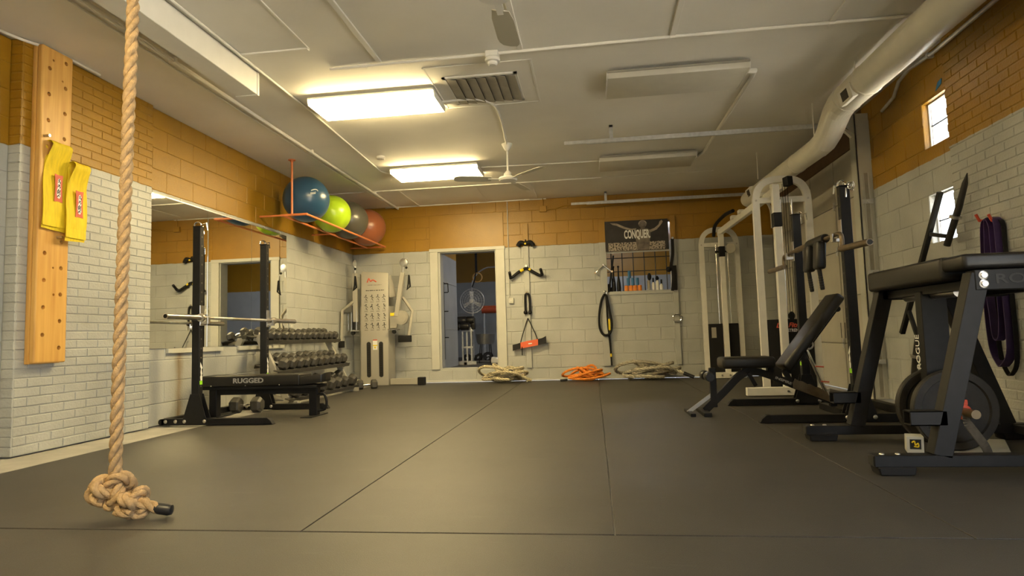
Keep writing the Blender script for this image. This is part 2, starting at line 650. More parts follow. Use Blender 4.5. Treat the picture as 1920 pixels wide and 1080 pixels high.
def lay(wall, axis, plane, nrm, a0, a1, z0, z1, L, h, joint, openings, m, name, shift=0.0):
    i = 0
    z = z0
    while z < z1 - 0.02:
        zt = min(z + h, z1)
        iv = [(a0, a1)]
        for (o0, o1, oz0, oz1) in openings:
            if oz0 < (z + zt) / 2 < oz1:
                nv = []
                for (p, q) in iv:
                    if o1 <= p or o0 >= q:
                        nv.append((p, q))
                    else:
                        if o0 > p: nv.append((p, o0))
                        if o1 < q: nv.append((o1, q))
                iv = nv
        s = a0 - L + shift + (L / 2 if i % 2 else 0)
        while s < a1:
            for (p, q) in iv:
                e0 = max(s, p); e1 = min(s + L, q)
                if e1 - e0 > 0.035:
                    ln = e1 - e0 - joint * 0.45
                    me = piece_mesh(axis, nrm, ln, zt - z - joint, m, name)
                    o = bpy.data.objects.new(name, me)
                    c = (e0 + e1) / 2
                    j = random.uniform(-0.0012, 0.0012)
                    o.location = (plane + j, c, (z + zt) / 2) if axis == 'y' else (c, plane + j, (z + zt) / 2)
                    COL.objects.link(o)
                    o.parent = wall
            s += L
        z += h
        i += 1

H = 3.03

# ================================================================== STRUCTURE
YN = -12.6   # near end of the hall, behind the camera
# floor
fl = MB().box((-0.4, YN - 0.3, -0.2), (7.4, 0.0, -0.010)).build('floor', M['concrete'], at=(0, 0, 0))
structure(fl, 'bare concrete floor slab under black rubber mats', 'floor')
g = 0.003
xs = [0.495, 2.933, 4.152, 5.371, 6.88]
for a, b in zip(xs, xs[1:]):
    MB().box((a + g, -7.925, -0.0102), (b - g, -0.02, 0.0)).build('rubber_mat', M['rubber'], fl, bevel=0.0012)
for k in range(4):
    y1 = -7.937 - k * 1.24
    MB().box((0.49, y1 - 1.232, -0.0102), (6.86, y1, 0.0)).build('rubber_mat', M['rubber'], fl, bevel=0.0012)

# left wall -----------------------------------------------------------
wl = MB()
wl.box((-0.30, -5.03, 0), (-0.006, 0.2, H))
wl.box((-0.30, -6.385, 0), (0.034, -5.03, H))
wl.box((-0.30, YN, 0), (-0.066, -6.385, H))
wl = wl.build('wall_left', M['paintL'], at=(0, 0, 0), smooth=False)
structure(wl, 'left masonry wall painted grey below and ochre above', 'wall')
lay(wl, 'y', 0.04, 1, -6.381, -5.03, 0.0, H, 0.212, 0.0677, 0.007, [], M['paintL'], 'brick')
lay(wl, 'y', 0.0, 1, -5.03, 0.0, 0.0, H, 0.4064, 0.2032, 0.006, [], M['paintL'], 'block', shift=0.05)
lay(wl, 'y', -0.06, 1, -7.6, -6.387, 0.0, H, 0.4064, 0.2032, 0.006, [], M['paintL'], 'block')
# short return face of the brick pier, towards the camera
lay(wl, 'x', -6.391, -1, -0.058, 0.040, 0.0, H, 0.2, 0.0677, 0.007, [], M['paintL'], 'brick', shift=0.1)

# back wall -----------------------------------------------------------
DX0, DX1, DZ0, DZ1 = 1.515, 2.515, 0.235, 2.215
PX0, PX1, PZ0, PZ1 = 4.36, 5.40, 1.38, 2.56
wb = MB()
wb.box((-0.3, 0.006, 0), (DX0, 0.2, H))
wb.box((DX0, 0.006, 0), (DX1, 0.2, DZ0))
wb.box((DX0, 0.006, DZ1), (DX1, 0.2, H))
wb.box((DX1, 0.006, 0), (PX0, 0.2, H))
wb.box((PX0, 0.006, 0), (PX1, 0.2, PZ0))
wb.box((PX0, 0.006, PZ1), (PX1, 0.2, H))
wb.box((PX1, 0.006, 0), (7.4, 0.2, H))
wb = wb.build('wall_back', M['paintL'], at=(0, 0, 0), smooth=False)
structure(wb, 'far block wall with doorway, grey below and ochre above', 'wall')
lay(wb, 'x', 0.0, -1, 0.0, 7.0, 0.0, H, 0.4064, 0.2032, 0.006,
    [(DX0, DX1, DZ0, DZ1), (1.375, 2.655, 2.235, 2.845), (PX0, PX1, PZ0, PZ1)], M['paintL'], 'block', shift=0.1)
MB().box((1.378, -0.002, 2.238), (2.652, 0.01, 2.842)).build('lintel', M['ochre'], wb, bevel=0.003)
# low base strip
MB().box((0.8, -0.012, 0.0), (6.9, 0.0, 0.035)).build('base_strip', M['trimpaint'], wb, bevel=0.003)

# door casing
t1 = MB()
t1.box((1.375, -0.03, 0.215), (1.515, 0.0, 2.235))
o = t1.build('trim_1', M['trimpaint'], bevel=0.004, at=(1.445, 0, 0.215))
structure(o, 'left upright of the doorway casing', 'door trim')
o = MB().box((2.515, -0.03, 0.225), (2.665, 0.0, 2.235)).build('trim_2', M['trimpaint'], bevel=0.004, at=(2.59, 0, 0.225))
structure(o, 'right upright of the doorway casing', 'door trim')
o = MB().box((1.365, -0.034, 2.205), (2.675, 0.0, 2.262)).build('trim_3', M['trimpaint'], bevel=0.004, at=(2.02, 0, 2.205))
structure(o, 'head piece of the doorway casing', 'door trim')
# painted metal jamb linings and sill
o = MB().box((1.515, 0.0, 0.235), (1.55, 0.21, 2.215)).box((2.495, 0.0, 0.235), (2.515, 0.21, 2.215)).box((1.55, 0.0, 2.19), (2.495, 0.21, 2.215)).build('door_1', M['greypaint'], at=(2.0, 0.1, 0.235), bevel=0.002)
structure(o, 'open doorway lined in grey painted metal', 'doorway')

# boards fixed to the back wall
def wallboard(x0, x1, z0, z1, label, m='paintL'):
    t = MB().box((x0, -0.032, z0), (x1, -0.001, z1)).build('wall_board', M[m], at=((x0 + x1) / 2, -0.016, z0), bevel=0.003)
    tag(t, label, 'board')
    return t
wallboard(2.985, 3.075, 0.21, 2.62, 'tall painted wall board carrying grip bars right of doorway')
wallboard(4.245, 4.36, 0.21, 2.62, 'tall painted wall board on left edge of poster')
wallboard(5.40, 5.485, 0.21, 2.62, 'tall painted wall board on right edge of poster')

# right wall ----------------------------------------------------------
XR = 7.0
wr = MB()
wy0, wy1 = -5.14, -4.615
W1 = (2.2352, 2.63); W2 = (1.385, 1.83)
wr.box((XR + 0.006, wy1, 0), (XR + 0.084, -3.44, H))
wr.box((XR + 0.006, wy0, 0), (XR + 0.084, wy1, W2[0]))
wr.box((XR + 0.006, wy0, W2[1]), (XR + 0.084, wy1, W1[0]))
wr.box((XR + 0.006, wy0, W1[1]), (XR + 0.084, wy1, H))
wr.box((XR + 0.006, -8.5, 0), (XR + 0.084, wy0, H))
wr.box((XR + 0.006, -12.4, 2.85), (XR + 0.084, -8.5, H))      # open roll-up doorway beside and behind the viewer
wr.box((XR + 0.006, YN, 0), (XR + 0.084, -12.4, H))
wr.box((XR - 0.064, -8.4, 0), (XR + 0.006, -5.105, H))
wr.box((XR + 0.006, -0.10, 0), (XR + 0.084, 0.2, H))
wr = wr.build('wall_right', M['paintR'], at=(0, 0, 0), smooth=False)
structure(wr, 'right masonry wall, ochre above grey, with two small windows', 'wall')
lay(wr, 'y', XR, -1, -5.105, -3.60, 0.0, H, 0.4064, 0.2032, 0.006, [(wy0, wy1, W1[0], W1[1]), (wy0, wy1, W2[0], W2[1])], M['paintR'], 'block', shift=0.2)
lay(wr, 'y', XR - 0.07, -1, -6.44, -5.10, 0.0, H, 0.212, 0.0677, 0.008, [], M['paintR'], 'brick', shift=0.06)
MB().box((XR + 0.006, -3.44, 2.70), (XR + 0.084, -0.10, H)).build('header', M['brownwood'], wr)

for k, (z0, z1) in enumerate((W1, W2)):
    wn = MB()
    x = XR + 0.05
    for bx in (((x, wy0, z0), (x + 0.03, wy0 + 0.012, z1)), ((x, wy1 - 0.012, z0), (x + 0.03, wy1, z1)), ((x, wy0, z0), (x + 0.03, wy1, z0 + 0.012)), ((x, wy0, z1 - 0.012), (x + 0.03, wy1, z1))):
        wn.box(*bx)
    wn = wn.build('window_%d' % (k + 1), M['white'], at=(x, (wy0 + wy1) / 2, z0), bevel=0.003)
    structure(wn, ['small square window high in the ochre part of the right wall', 'small square window low in the grey part of the right wall'][k], 'window')
    zm = (z0 + z1) / 2
    for q, (a, b) in enumerate(((z0 + 0.012, zm - 0.004), (zm + 0.004, z1 - 0.012))):
        MB().box((x + 0.018, wy0 + 0.012, a), (x + 0.022, wy1 - 0.012, b)).build('pane', M['glass'], wn)
    MB().box((x + 0.014, wy0 + 0.012, zm - 0.004), (x + 0.026, wy1 - 0.012, zm + 0.004)).build('glazing_bar', M['black'], wn)
o = MB().prism([(XR - 0.002, -4.86, 2.66), (XR - 0.002, -4.95, 2.69), (XR - 0.002, -4.96, 2.73), (XR - 0.002, -4.90, 2.72)], (-0.004, 0, 0)).build('tape_scrap', M['bluetape'], at=(XR, -4.9, 2.66))
tag(o, 'scrap of blue tape stuck above the high window', 'tape')

# overhead door in the right wall --------------------------------------
dr = MB().box((XR + 0.045, -3.44, 0.0), (XR + 0.07, -0.10, 2.70)).build('door_2', M['doorpanel'], at=(XR + 0.05, -1.77, 0))
structure(dr, 'beige sectional overhead door in the right wall', 'overhead door')
for k in range(5):
    MB().box((XR + 0.012, -3.43, k * 0.54 + 0.004), (XR + 0.046, -0.11, k * 0.54 + 0.536)).build('door_panel', M['doorpanel'], dr, bevel=0.004)
for k in range(5):
    for yy in (-3.36, -2.55, -1.75, -0.95, -0.20):
        MB().box((XR + 0.002, yy - 0.03, k * 0.54 + 0.01), (XR + 0.013, yy + 0.03, k * 0.54 + 0.53)).build('stile', M['doorpanel'], dr, bevel=0.002)
for k in range(1, 5):
    for yy in (-2.55, -0.95):
        h = MB().box((XR - 0.004, yy - 0.02, k * 0.54 - 0.05), (XR + 0.003, yy + 0.02, k * 0.54 + 0.05)).cyl((XR - 0.006, yy - 0.025, k * 0.54), (XR - 0.006, yy + 0.025, k * 0.54), 0.008, 8)
        h.build('hinge', M['galv'], dr)
for yy in (-2.62, -2.50):
    MB().box((XR + 0.0005, yy - 0.006, 0.60), (XR + 0.004, yy + 0.006, 0.78)).build('slot', M['ink'], dr)

# steel column beside the overhead door
cl = MB().box((6.86, -3.60, 0.0), (7.02, -3.585, 2.93)).box((6.86, -3.60, 0), (6.875, -3.46, 2.93)).box((7.005, -3.60, 0), (7.02, -3.46, 2.93)).build('steel_column', M['trimpaint'], at=(6.94, -3.55, 0), bevel=0.002)
structure(cl, 'grey painted steel channel column beside the overhead door', 'column')
MB().box((6.905, -3.612, 0.02), (6.915, -3.60, 2.30)).box((6.955, -3.612, 0.02), (6.965, -3.60, 2.30)).build('track_lip', M['trimpaint'], cl)
MB().box((6.915, -3.602, 0.02), (6.955, -3.5995, 2.30)).build('track_slot', M['dust'], cl)
for z in (0.35, 1.25, 1.98):
    MB().box((6.885, -3.625, z), (6.985, -3.612, z + 0.045)).cyl((6.94, -3.64, z + 0.02), (6.94, -3.625, z + 0.02), 0.022, 10).build('track_bracket', M['galv'], cl)
MB().prism([(6.66, -3.59, 2.93), (6.86, -3.59, 2.93), (6.86, -3.59, 2.72)], (0, 0.012, 0)).build('gusset', M['greypaint'], cl)

def track(y, x0, label):
    t = thing('door_track', label, 'door track', (x0, y, 2.86))
    arc = [(6.93, y, 2.30)] + [(6.60 + 0.33 * math.cos(a), y, 2.53 + 0.33 * math.sin(a)) for a in [PI / 2 * k / 8 for k in range(9)]]
    tb = MB()
    for p, q in zip(arc, arc[1:]):
        tb.beam(p, q, 0.05, 0.02, up=(0, 1, 0)) if False else tb.beam(p, q, 0.045, 0.03, up=(1, 0, 0.3))
    tb.build('curved_track', M['whitemetal'], t)
    MB().box((x0 + 0.25, y - 0.004, 2.835), (6.60, y + 0.022, 2.885)).box((x0, y - 0.01, 2.84), (x0 + 0.75, y - 0.004, 2.88)).build('rail', M['galv'], t, bevel=0.002)
    MB().box((4.36, y - 0.016, 2.84), (4.40, y - 0.010, H - 0.002)).box((4.36, y - 0.016, H - 0.03), (4.40, y + 0.03, H - 0.002)).build('hanger', M['galv'], t, bevel=0.001)
    return t
track(-3.50, 3.86, 'galvanised overhead door rail hung across the middle of the ceiling')
track(-0.25, 3.82, 'galvanised overhead door rail hung along the far ochre wall')
# front wall with an open roll-up door behind the camera
wf = MB()
wf.box((-0.3, YN - 0.25, 0), (7.3, YN, H))
wf = wf.build('wall_front', M['paintL'], at=(0, 0, 0), smooth=False)
structure(wf, 'plain block wall behind the viewer', 'wall')
gr = MB().box((7.4, YN - 8, -0.25), (22, 3, -0.2)).build('ground', M['concrete'], at=(0, 0, 0))
structure(gr, 'concrete yard outside the open doorway', 'ground')

# ceiling --------------------------------------------------------------
ce = MB().box((-0.3, YN, H), (7.3, 0.2, H + 0.08)).build('ceiling', M['ceil'], at=(0, 0, 0), smooth=False)
structure(ce, 'off-white painted board ceiling with cover battens', 'ceiling')
def batten(x0, x1, y0, y1, t=0.014):
    MB().box((x0, y0, H - t), (x1, y1, H + 0.001)).build('batten', M['ceil'], ce, bevel=0.003)
for x in (2.44, 3.61, 4.80, 5.97):
    batten(x - 0.022, x + 0.022, -9.5, -5.52)
batten(1.97, 1.99, -9.5, -5.84, 0.008)
batten(1.42, 1.98, -5.86, -5.82)
batten(0.0, 4.3, -1.225, -1.195)
batten(4.3, 5.9, -1.22, -1.20, 0.006)
batten(1.19, 1.22, -1.19, -0.0)
batten(2.27, 2.41, -1.19, -0.0, 0.008)
batten(3.12, 3.26, -1.19, -0.0, 0.008)
batten(0.6, 3.4, -0.03, 0.0)
# recessed patch panel round the vent
for (a, b, c, d) in ((2.74, 3.68, -5.32, -5.30), (2.74, 2.76, -5.32, -4.36), (3.66, 3.68, -5.32, -4.36), (2.74, 3.68, -4.38, -4.36)):
    batten(a, b, c, d, 0.006)
MB().box((4.24, -4.30 - 0.02, H - 0.002), (4.26, -4.30, H)).build('batten', M['ceil'], ce)

# ================================================================== BACK ROOM
FB = 0.20
bf = MB().box((-0.5, 0.2, FB - 0.15), (7.4, 6.9, FB)).build('floor_back_room', M['rubber'], at=(0, 0, 0))
structure(bf, 'dark floor of the room beyond the doorway', 'floor')
bw = MB().box((-0.5, 6.6, FB), (7.4, 6.8, 4.0)).build('wall_back_room_far', M['paintB'], at=(0, 0, 0), smooth=False)
structure(bw, 'far wall of the room beyond the doorway', 'wall')
bl = MB().box((1.10, 0.2, FB), (1.44, 1.75, 4.0)).build('wall_back_room_left', M['paintB'], at=(0, 0, 0), smooth=False)
structure(bl, 'shiny grey wall stub just inside the doorway', 'wall')
MB().box((1.43, 0.25, 0.9), (1.447, 1.72, 0.915)).box((1.43, 0.25, 1.75), (1.447, 1.72, 1.762)).build('block_joint', M['greypaint'], bl)
o = MB().box((-0.6, 0.2, FB), (-0.5, 6.8, 4.0)).build('wall_back_room_end', M['paintB'], at=(0, 0, 0)); structure(o, 'left end wall of the room beyond the doorway', 'wall')
o = MB().box((7.3, 0.2, FB), (7.4, 6.8, 4.0)).build('wall_back_room_right', M['paintB'], at=(0, 0, 0)); structure(o, 'right end wall of the room beyond the doorway', 'wall')
o = MB().box((-0.6, 0.2, H), (7.4, 0.3, 4.0)).build('wall_back_room_near', M['paintB'], at=(0, 0, 0)); structure(o, 'upper wall above the doorway in the back room', 'wall')
bc = MB().box((-0.6, 0.2, 3.95), (7.4, 6.8, 4.05)).build('ceiling_back_room', M['dust'], at=(0, 0, 0))
structure(bc, 'ceiling deck of the room beyond the doorway', 'ceiling')
for y in (1.6, 3.0, 4.4, 5.8):
    t = thing('roof_joist', 'open web steel roof joist %s beyond the doorway' % {1.6: 'nearest to the wall', 3.0: 'second', 4.4: 'third', 5.8: 'farthest away'}[y], 'joist', (3.4, y, 3.3), 'roof joists of the back room')
    MB().box((-0.5, y - 0.04, 3.90), (7.3, y + 0.04, 3.945)).build('top_chord', M['galv'], t)
    MB().box((-0.5, y - 0.04, 3.36), (7.3, y + 0.04, 3.40)).build('bottom_chord', M['galv'], t)
    wbm = MB()
    for k in range(16):
        x = -0.4 + k * 0.48
        wbm.cyl((x, y, 3.38), (x + 0.24, y, 3.92), 0.012, 6).cyl((x + 0.24, y, 3.92), (x + 0.48, y, 3.38), 0.012, 6)
    wbm.build('web', M['galv'], t)
def back_lamp(x, y, label):  # unseen lamps, added to brighten what shows through the doorway and opening
    t = thing('added_strip_light', label, 'ceiling light', (x, y, 3.28), 'unseen lights added to the back room')
    MB().box((x - 0.6, y - 0.08, 3.30), (x + 0.6, y + 0.08, 3.362)).build('housing', M['white'], t)
    MB().box((x - 0.58, y - 0.06, 3.27), (x + 0.58, y + 0.06, 3.30)).build('diffuser', M['coollamp'], t, bevel=0.005)
back_lamp(4.7, 4.4, 'unseen strip light added in back room behind the poster opening')
back_lamp(3.3, 1.6, 'unseen strip light added in back room right of the doorway')

# ================================================================== CEILING THINGS
def troffer(x0, x1, y0, y1, lit, label):
    t = thing('ceiling_light', label, 'ceiling light', ((x0 + x1) / 2, (y0 + y1) / 2, 2.94), 'surface mounted ceiling lights')
    MB().box((x0 - 0.004, y0 - 0.006, 2.988), (x1 + 0.004, y1 + 0.006, 3.004)).box((x0 + 0.01, y0 + 0.05, 3.0), (x1 - 0.01, y1 - 0.05, H)).build('housing', M['dust'] if not lit else M['white'], t, bevel=0.003)
    MB().prism([(x0, y0 + 0.004, 2.99), (x0, y0 + 0.012, 2.94), (x0, y1 - 0.012, 2.94), (x0, y1 - 0.004, 2.99)], (x1 - x0, 0, 0)).build('diffuser', M['lamp'] if lit else M['diffuser'], t, bevel=0.004, seg=2)
    for xx in (x0 - 0.008, x1):
        MB().prism([(xx, y0 - 0.003, 2.99), (xx, y0 + 0.028, 2.937), (xx, y1 - 0.028, 2.937), (xx, y1 + 0.003, 2.99)], (0.008, 0, 0)).build('end_cap', M['white'], t)
troffer(1.55, 2.745, -4.96, -4.50, True, 'lit rectangular ceiling light nearer to the viewer, above the mirror')
troffer(1.51, 2.68, -2.47, -1.96, True, 'lit rectangular ceiling light farther away, beside the white fan')
troffer(4.31, 5.50, -5.00, -4.50, False, 'unlit rectangular ceiling light nearer to the viewer on the right')
troffer(4.27, 5.48, -2.38, -1.85, False, 'unlit rectangular ceiling light farther away on the right')
# the same rows of lit lamps go on behind the viewer
troffer(1.55, 2.745, -9.90, -9.44, True, 'lit rectangular ceiling light behind the viewer on the left')

# long boxed duct at upper left
t = thing('boxed_duct', 'long white rectangular duct hung under the ceiling at upper left', 'duct', (1.28, -5.5, 2.83))
MB().box((1.185, -10.5, 2.83), (1.375, -5.53, H - 0.001)).build('casing', M['white'], t, bevel=0.004)
MB().box((1.18, -5.53, 2.825), (1.38, -5.50, H - 0.001)).build('end_cap', M['white'], t, bevel=0.003)
# pipes
def pipe(name, label, pts, r, m, cat='pipe', clips=()):
    t = thing(name, label, cat, pts[0])
    MB().tube(pts, r, 10).build('run', M[m], t)
    for c in clips:
        MB().cbox(c, (r * 3.4, 0.03, r * 2.6)).build('clip', M[m], t, bevel=0.002)
    return t
pipe('conduit', 'thick painted pipe along the left ceiling edge to the far wall', [(0.92, -10, 3.0), (0.89, -6.7, 3.0), (0.856, -4.64, 3.0), (0.825, -0.01, 3.0)], 0.017, 'ceil', clips=[(0.845, -3.4, 3.005), (0.875, -5.9, 3.005), (0.83, -1.2, 3.005)])
pipe('conduit', 'thin painted pipe hugging the ceiling left of the thick pipe', [(0.82, -10, 3.015), (0.76, -4.6, 3.015), (0.735, -0.01, 3.015)], 0.009, 'ceil')
pipe('conduit', 'thin painted conduit joining the two lit ceiling lights', [(1.44, -10, 3.018), (1.425, -6.6, 3.018), (1.41, -4.6, 3.018), (1.33, -2.35, 3.018), (1.37, -2.22, 3.018), (1.51, -2.2, 3.0)], 0.010, 'white')
pipe('conduit', 'painted conduit crossing the ceiling through the heat detector', [(2.0, -5.48, 3.015), (3.38, -5.50, 3.015), (4.80, -5.52, 3.015), (6.55, -5.51, 3.015)], 0.013, 'ceil', clips=[(2.3, -5.48, 3.015), (4.80, -5.52, 3.015), (5.97, -5.51, 3.015)])
pipe('conduit', 'curved conduit feeding the white ceiling fan', curve_pts([(2.75, -4.62, 3.0), (2.95, -4.60, 3.015), (3.12, -4.55, 3.018), (3.22, -4.35, 3.018), (3.22, -3.9, 3.018), (3.165, -3.14, 3.018)], 6), 0.012, 'white')
pipe('conduit', 'straight conduit between far lit light and far unlit light', [(2.69, -2.22, 3.012), (4.27, -2.15, 3.012)], 0.010, 'white')
pipe('conduit', 'wide raceway between the two unlit ceiling lights', [(5.51, -4.76, 3.005), (5.60, -4.75, 3.005), (5.61, -4.6, 3.005), (5.585, -2.3, 3.005), (5.55, -2.1, 3.005), (5.48, -2.08, 3.005)], 0.020, 'ceil')
pipe('conduit', 'painted conduit along the right brick wall near the ceiling', [(6.88, -9, 2.90), (6.88, -5.9, 2.90), (6.885, -5.1, 2.90), (6.92, -4.62, 2.955), (6.93, -4.42, 2.93), (6.945, -4.28, 2.84), (6.95, -4.02, 2.80)], 0.016, 'galv', clips=[(6.90, -5.0, 2.91)])
t = pipe('conduit', 'thin conduit dropping from ceiling to wall switch', [(2.735, -0.012, 3.02), (2.73, -0.012, 1.40)], 0.007, 'trimpaint')
o = thing('wall_switch', 'small cream switch box on the grey wall right of doorway', 'switch', (2.755, 0, 1.33))
MB().box((2.715, -0.04, 1.285), (2.80, -0.001, 1.375)).build('box', M['trimpaint'], o, bevel=0.004)
MB().box((2.75, -0.05, 1.32), (2.765, -0.039, 1.345)).build('toggle', M['white'], o, bevel=0.002)
t = thing('junction_box', 'ochre painted junction box with conduit under the ceiling', 'junction box', (3.34, 0, 2.84))
MB().box((3.28, -0.05, 2.80), (3.40, -0.001, 2.90)).build('box', M['ochre'], t, bevel=0.004)
MB().tube([(3.40, -0.025, 2.835), (3.55, -0.025, 2.84), (3.68, -0.025, 2.885), (4.0, -0.025, 2.91), (6.4, -0.025, 2.905)], 0.010, 8).build('conduit', M['ochre'], t)
MB().cyl((3.34, -0.025, 2.90), (3.34, -0.025, H), 0.009, 8).build('riser', M['ochre'], t)

pipe('conduit', 'thin white conduit along the top of the left wall above peg board', curve_pts([(0.0, -8.2, 3.0), (0.0, -6.9, 3.0), (0.03, -6.45, 3.01), (0.10, -6.2, 3.015), (0.10, -5.75, 3.015)], 5), 0.011, 'white')

# vent grille
t = thing('ceiling_vent', 'square ceiling vent with slanted grey louvres', 'vent', (3.2, -4.78, H))
fr = MB()
for bx in (((2.86, -5.10, H - 0.012), (3.53, -5.07, H)), ((2.86, -4.49, H - 0.012), (3.53, -4.46, H)), ((2.86, -5.10, H - 0.012), (2.89, -4.46, H)), ((3.50, -5.10, H - 0.012), (3.53, -4.46, H))):
    fr.box(*bx)
fr.build('frame', M['ceil'], t)
MB().box((2.89, -5.07, H - 0.004), (3.50, -4.49, H - 0.001)).build('backing', M['darkweb'], t)
R = Matrix.Rotation(math.radians(9), 3, 'Y')
for k in range(7):
    MB().cbox((2.94 + k * 0.088, -4.78, H - 0.016), (0.086, 0.575, 0.004), R).build('slat', M['dust'], t)

# detectors
t = thing('heat_detector', 'round cream heat detector on the ceiling conduit', 'detector', (3.38, -5.47, 3.0))
MB().cbox((3.38, -5.49, H - 0.025), (0.105, 0.105, 0.05)).build('base_box', M['white'], t, bevel=0.006)
MB().lathe([(0.058, 0.0), (0.062, -0.012), (0.058, -0.026), (0.040, -0.032), (0.038, -0.050), (0.028, -0.058)], (3.38, -5.49, H - 0.05), n=24).build('dome', M['white'], t)
t = thing('smoke_alarm', 'small round white smoke alarm beside the far lit light', 'smoke alarm', (1.55, -2.95, H))
MB().lathe([(0.05, 0.0), (0.052, -0.025), (0.042, -0.038)], (1.55, -2.95, H), n=24).build('body', M['white'], t)
MB().cyl((1.57, -2.97, H - 0.041), (1.57, -2.97, H - 0.036), 0.008, 8).build('button', M['dust'], t)

# ceiling fans
def fan(x, y, rot, label):
    t = thing('ceiling_fan', label, 'ceiling fan', (x, y, H), 'white ceiling fans')
    MB().lathe([(0.065, 0.0), (0.062, -0.012), (0.038, -0.06), (0.020, -0.085)], (x, y, H), n=20).build('canopy', M['white'], t)
    MB().cyl((x, y, H - 0.08), (x, y, 2.66), 0.011, 10).build('rod', M['white'], t)
    MB().lathe([(0.022, 0.09), (0.045, 0.06), (0.050, 0.03), (0.105, 0.012), (0.115, -0.008), (0.10, -0.028), (0.03, -0.036)], (x, y, 2.61), n=28).build('motor', M['white'], t)
    for k in range(3):
        a = rot + k * 2 * PI / 3
        d = V((math.cos(a), math.sin(a), 0)); s = V((-math.sin(a), math.cos(a), 0))
        c = V((x, y, 2.60))
        MB().beam(c + d * 0.10, c + d * 0.24, 0.045, 0.006).build('blade_arm', M['white'], t)
        pl = []
        for (q, hw) in ((0.20, 0.050), (0.30, 0.066), (0.55, 0.070), (0.60, 0.064), (0.635, 0.045), (0.645, 0.0)):
            pl.append((q, hw))
        up = [c + d * q + s * hw + V((0, 0, 0.014 * hw / 0.07)) for q, hw in pl]
        dn = [c + d * q - s * hw - V((0, 0, 0.014 * hw / 0.07)) for q, hw in reversed(pl[:-1])]
        MB().prism(up + dn, (0, 0, 0.006)).build('blade', M['blade'], t)
fan(3.165, -3.09, math.radians(195), 'white three blade ceiling fan between the lit and unlit lights')
fan(3.645, -7.10, math.radians(90), 'white ceiling fan at top of view with one blade showing')

# round duct
t = thing('round_duct', 'big cream round duct running along the right ceiling edge', 'duct', (6.5, -4.2, 2.83))
d1, d2 = 0.132, 0.108
MB().tube([(6.56, -12.5, 2.835), (6.54, -7.5, 2.835), (6.505, -4.36, 2.835)], d1, 32).build('near_section', M['cream'], t)
el = [(6.505, -4.38, 2.835), (6.50, -4.25, 2.825), (6.495, -4.14, 2.785), (6.485, -3.94, 2.645), (6.475, -3.83, 2.590), (6.465, -3.70, 2.575)]
MB().tube(el, [0.137, 0.132, 0.128, 0.120, 0.114, 0.112], 32).build('elbow', M['cream'], t, angle=0.15)
MB().tube([(6.465, -3.72, 2.575), (6.36, -1.25, 2.575), (6.358, -1.20, 2.575)], [d2, d2, d2 * 0.96], 32).build('far_section', M['cream'], t)
for (p, r) in (((6.51, -4.78, 2.835), d1), ((6.54, -6.9, 2.835), d1), ((6.44, -3.1, 2.575), d2)):
    MB().lathe([(r + 0.001, -0.012), (r + 0.006, -0.008), (r + 0.006, 0.008), (r + 0.001, 0.012)], p, (0, 1, 0), 32).build('seam_band', M['cream'], t)
for (c, hz) in (((6.405, -4.62, 2.775), 0), ((6.29, -1.62, 2.585), 0)):
    R = Matrix.Rotation(math.radians(-12), 3, 'Y')
    rg = MB().cbox(c, (0.05, 0.26, 0.13), R).build('register', M['white'], t, bevel=0.004)
    MB().cbox(V(c) + R @ V((-0.0265, 0.0, 0)), (0.002, 0.13, 0.085), R).build('register_grille', M['grille'], rg)
for (x, y, zb) in ((6.44, -4.72, 2.90), (6.42, -3.72, 2.68), (6.30, -2.0, 2.68)):
    MB().box((x - 0.001, y - 0.012, zb), (x + 0.001, y + 0.012, H)).build('strap', M['white'], t)

# ================================================================== LEFT SIDE
# climbing rope
t = thing('climbing_rope', 'thick twisted manila climbing rope hanging at left with knotted end', 'rope', (1.98, -7.75, 0))
top = [(2.045, -7.75, H - 0.02), (2.026, -7.75, 2.36), (2.0, -7.75, 1.25), (1.978, -7.75, 0.17)]
twist_rope(MB(), curve_pts(top, 20), 0.027, 0.175, 0.012, n=8).build('rope_body', M['manila'], t, angle=1.2)
def knot(c, s, rx, rz):
    Rm = Matrix.Rotation(rz, 3, 'Z') @ Matrix.Rotation(rx, 3, 'X')
    pts = []
    for k in range(61):
        a = 2 * PI * k / 60
        p = V((math.sin(a) + 2 * math.sin(2 * a), math.cos(a) - 2 * math.cos(2 * a), -1.25 * math.sin(3 * a)))
        pts.append(V(c) + Rm @ (p * s))
    return pts
kb = MB()
twist_rope(kb, knot((1.972, -7.75, 0.118), 0.0235, math.radians(72), math.radians(20)), 0.026, 0.16, 0.010, n=8)
twist_rope(kb, curve_pts([(1.978, -7.75, 0.20), (1.99, -7.735, 0.15), (1.95, -7.745, 0.11), (2.0, -7.76, 0.075), (2.05, -7.765, 0.065)], 8), 0.026, 0.16, 0.010, n=8)
twist_rope(kb, curve_pts([(1.93, -7.75, 0.16), (1.89, -7.76, 0.13), (1.875, -7.765, 0.10), (1.90, -7.77, 0.075), (1.95, -7.775, 0.07)], 8), 0.026, 0.16, 0.010, n=8)
kb.build('knot', M['manila'], t, angle=1.2)
kb = MB()
twist_rope(kb, knot((2.092, -7.765, 0.064), 0.0185, math.radians(62), math.radians(70)), 0.024, 0.15, 0.010, n=8)
twist_rope(kb, curve_pts([(2.04, -7.765, 0.07), (2.08, -7.775, 0.05), (2.13, -7.77, 0.06), (2.18, -7.76, 0.042), (2.205, -7.757, 0.036)], 8), 0.024, 0.15, 0.010, n=8)
twist_rope(kb, curve_pts([(2.02, -7.785, 0.035), (2.06, -7.80, 0.03), (2.11, -7.80, 0.032)], 8), 0.022, 0.15, 0.010, n=8)
kb.build('knot', M['manila'], t, angle=1.2)
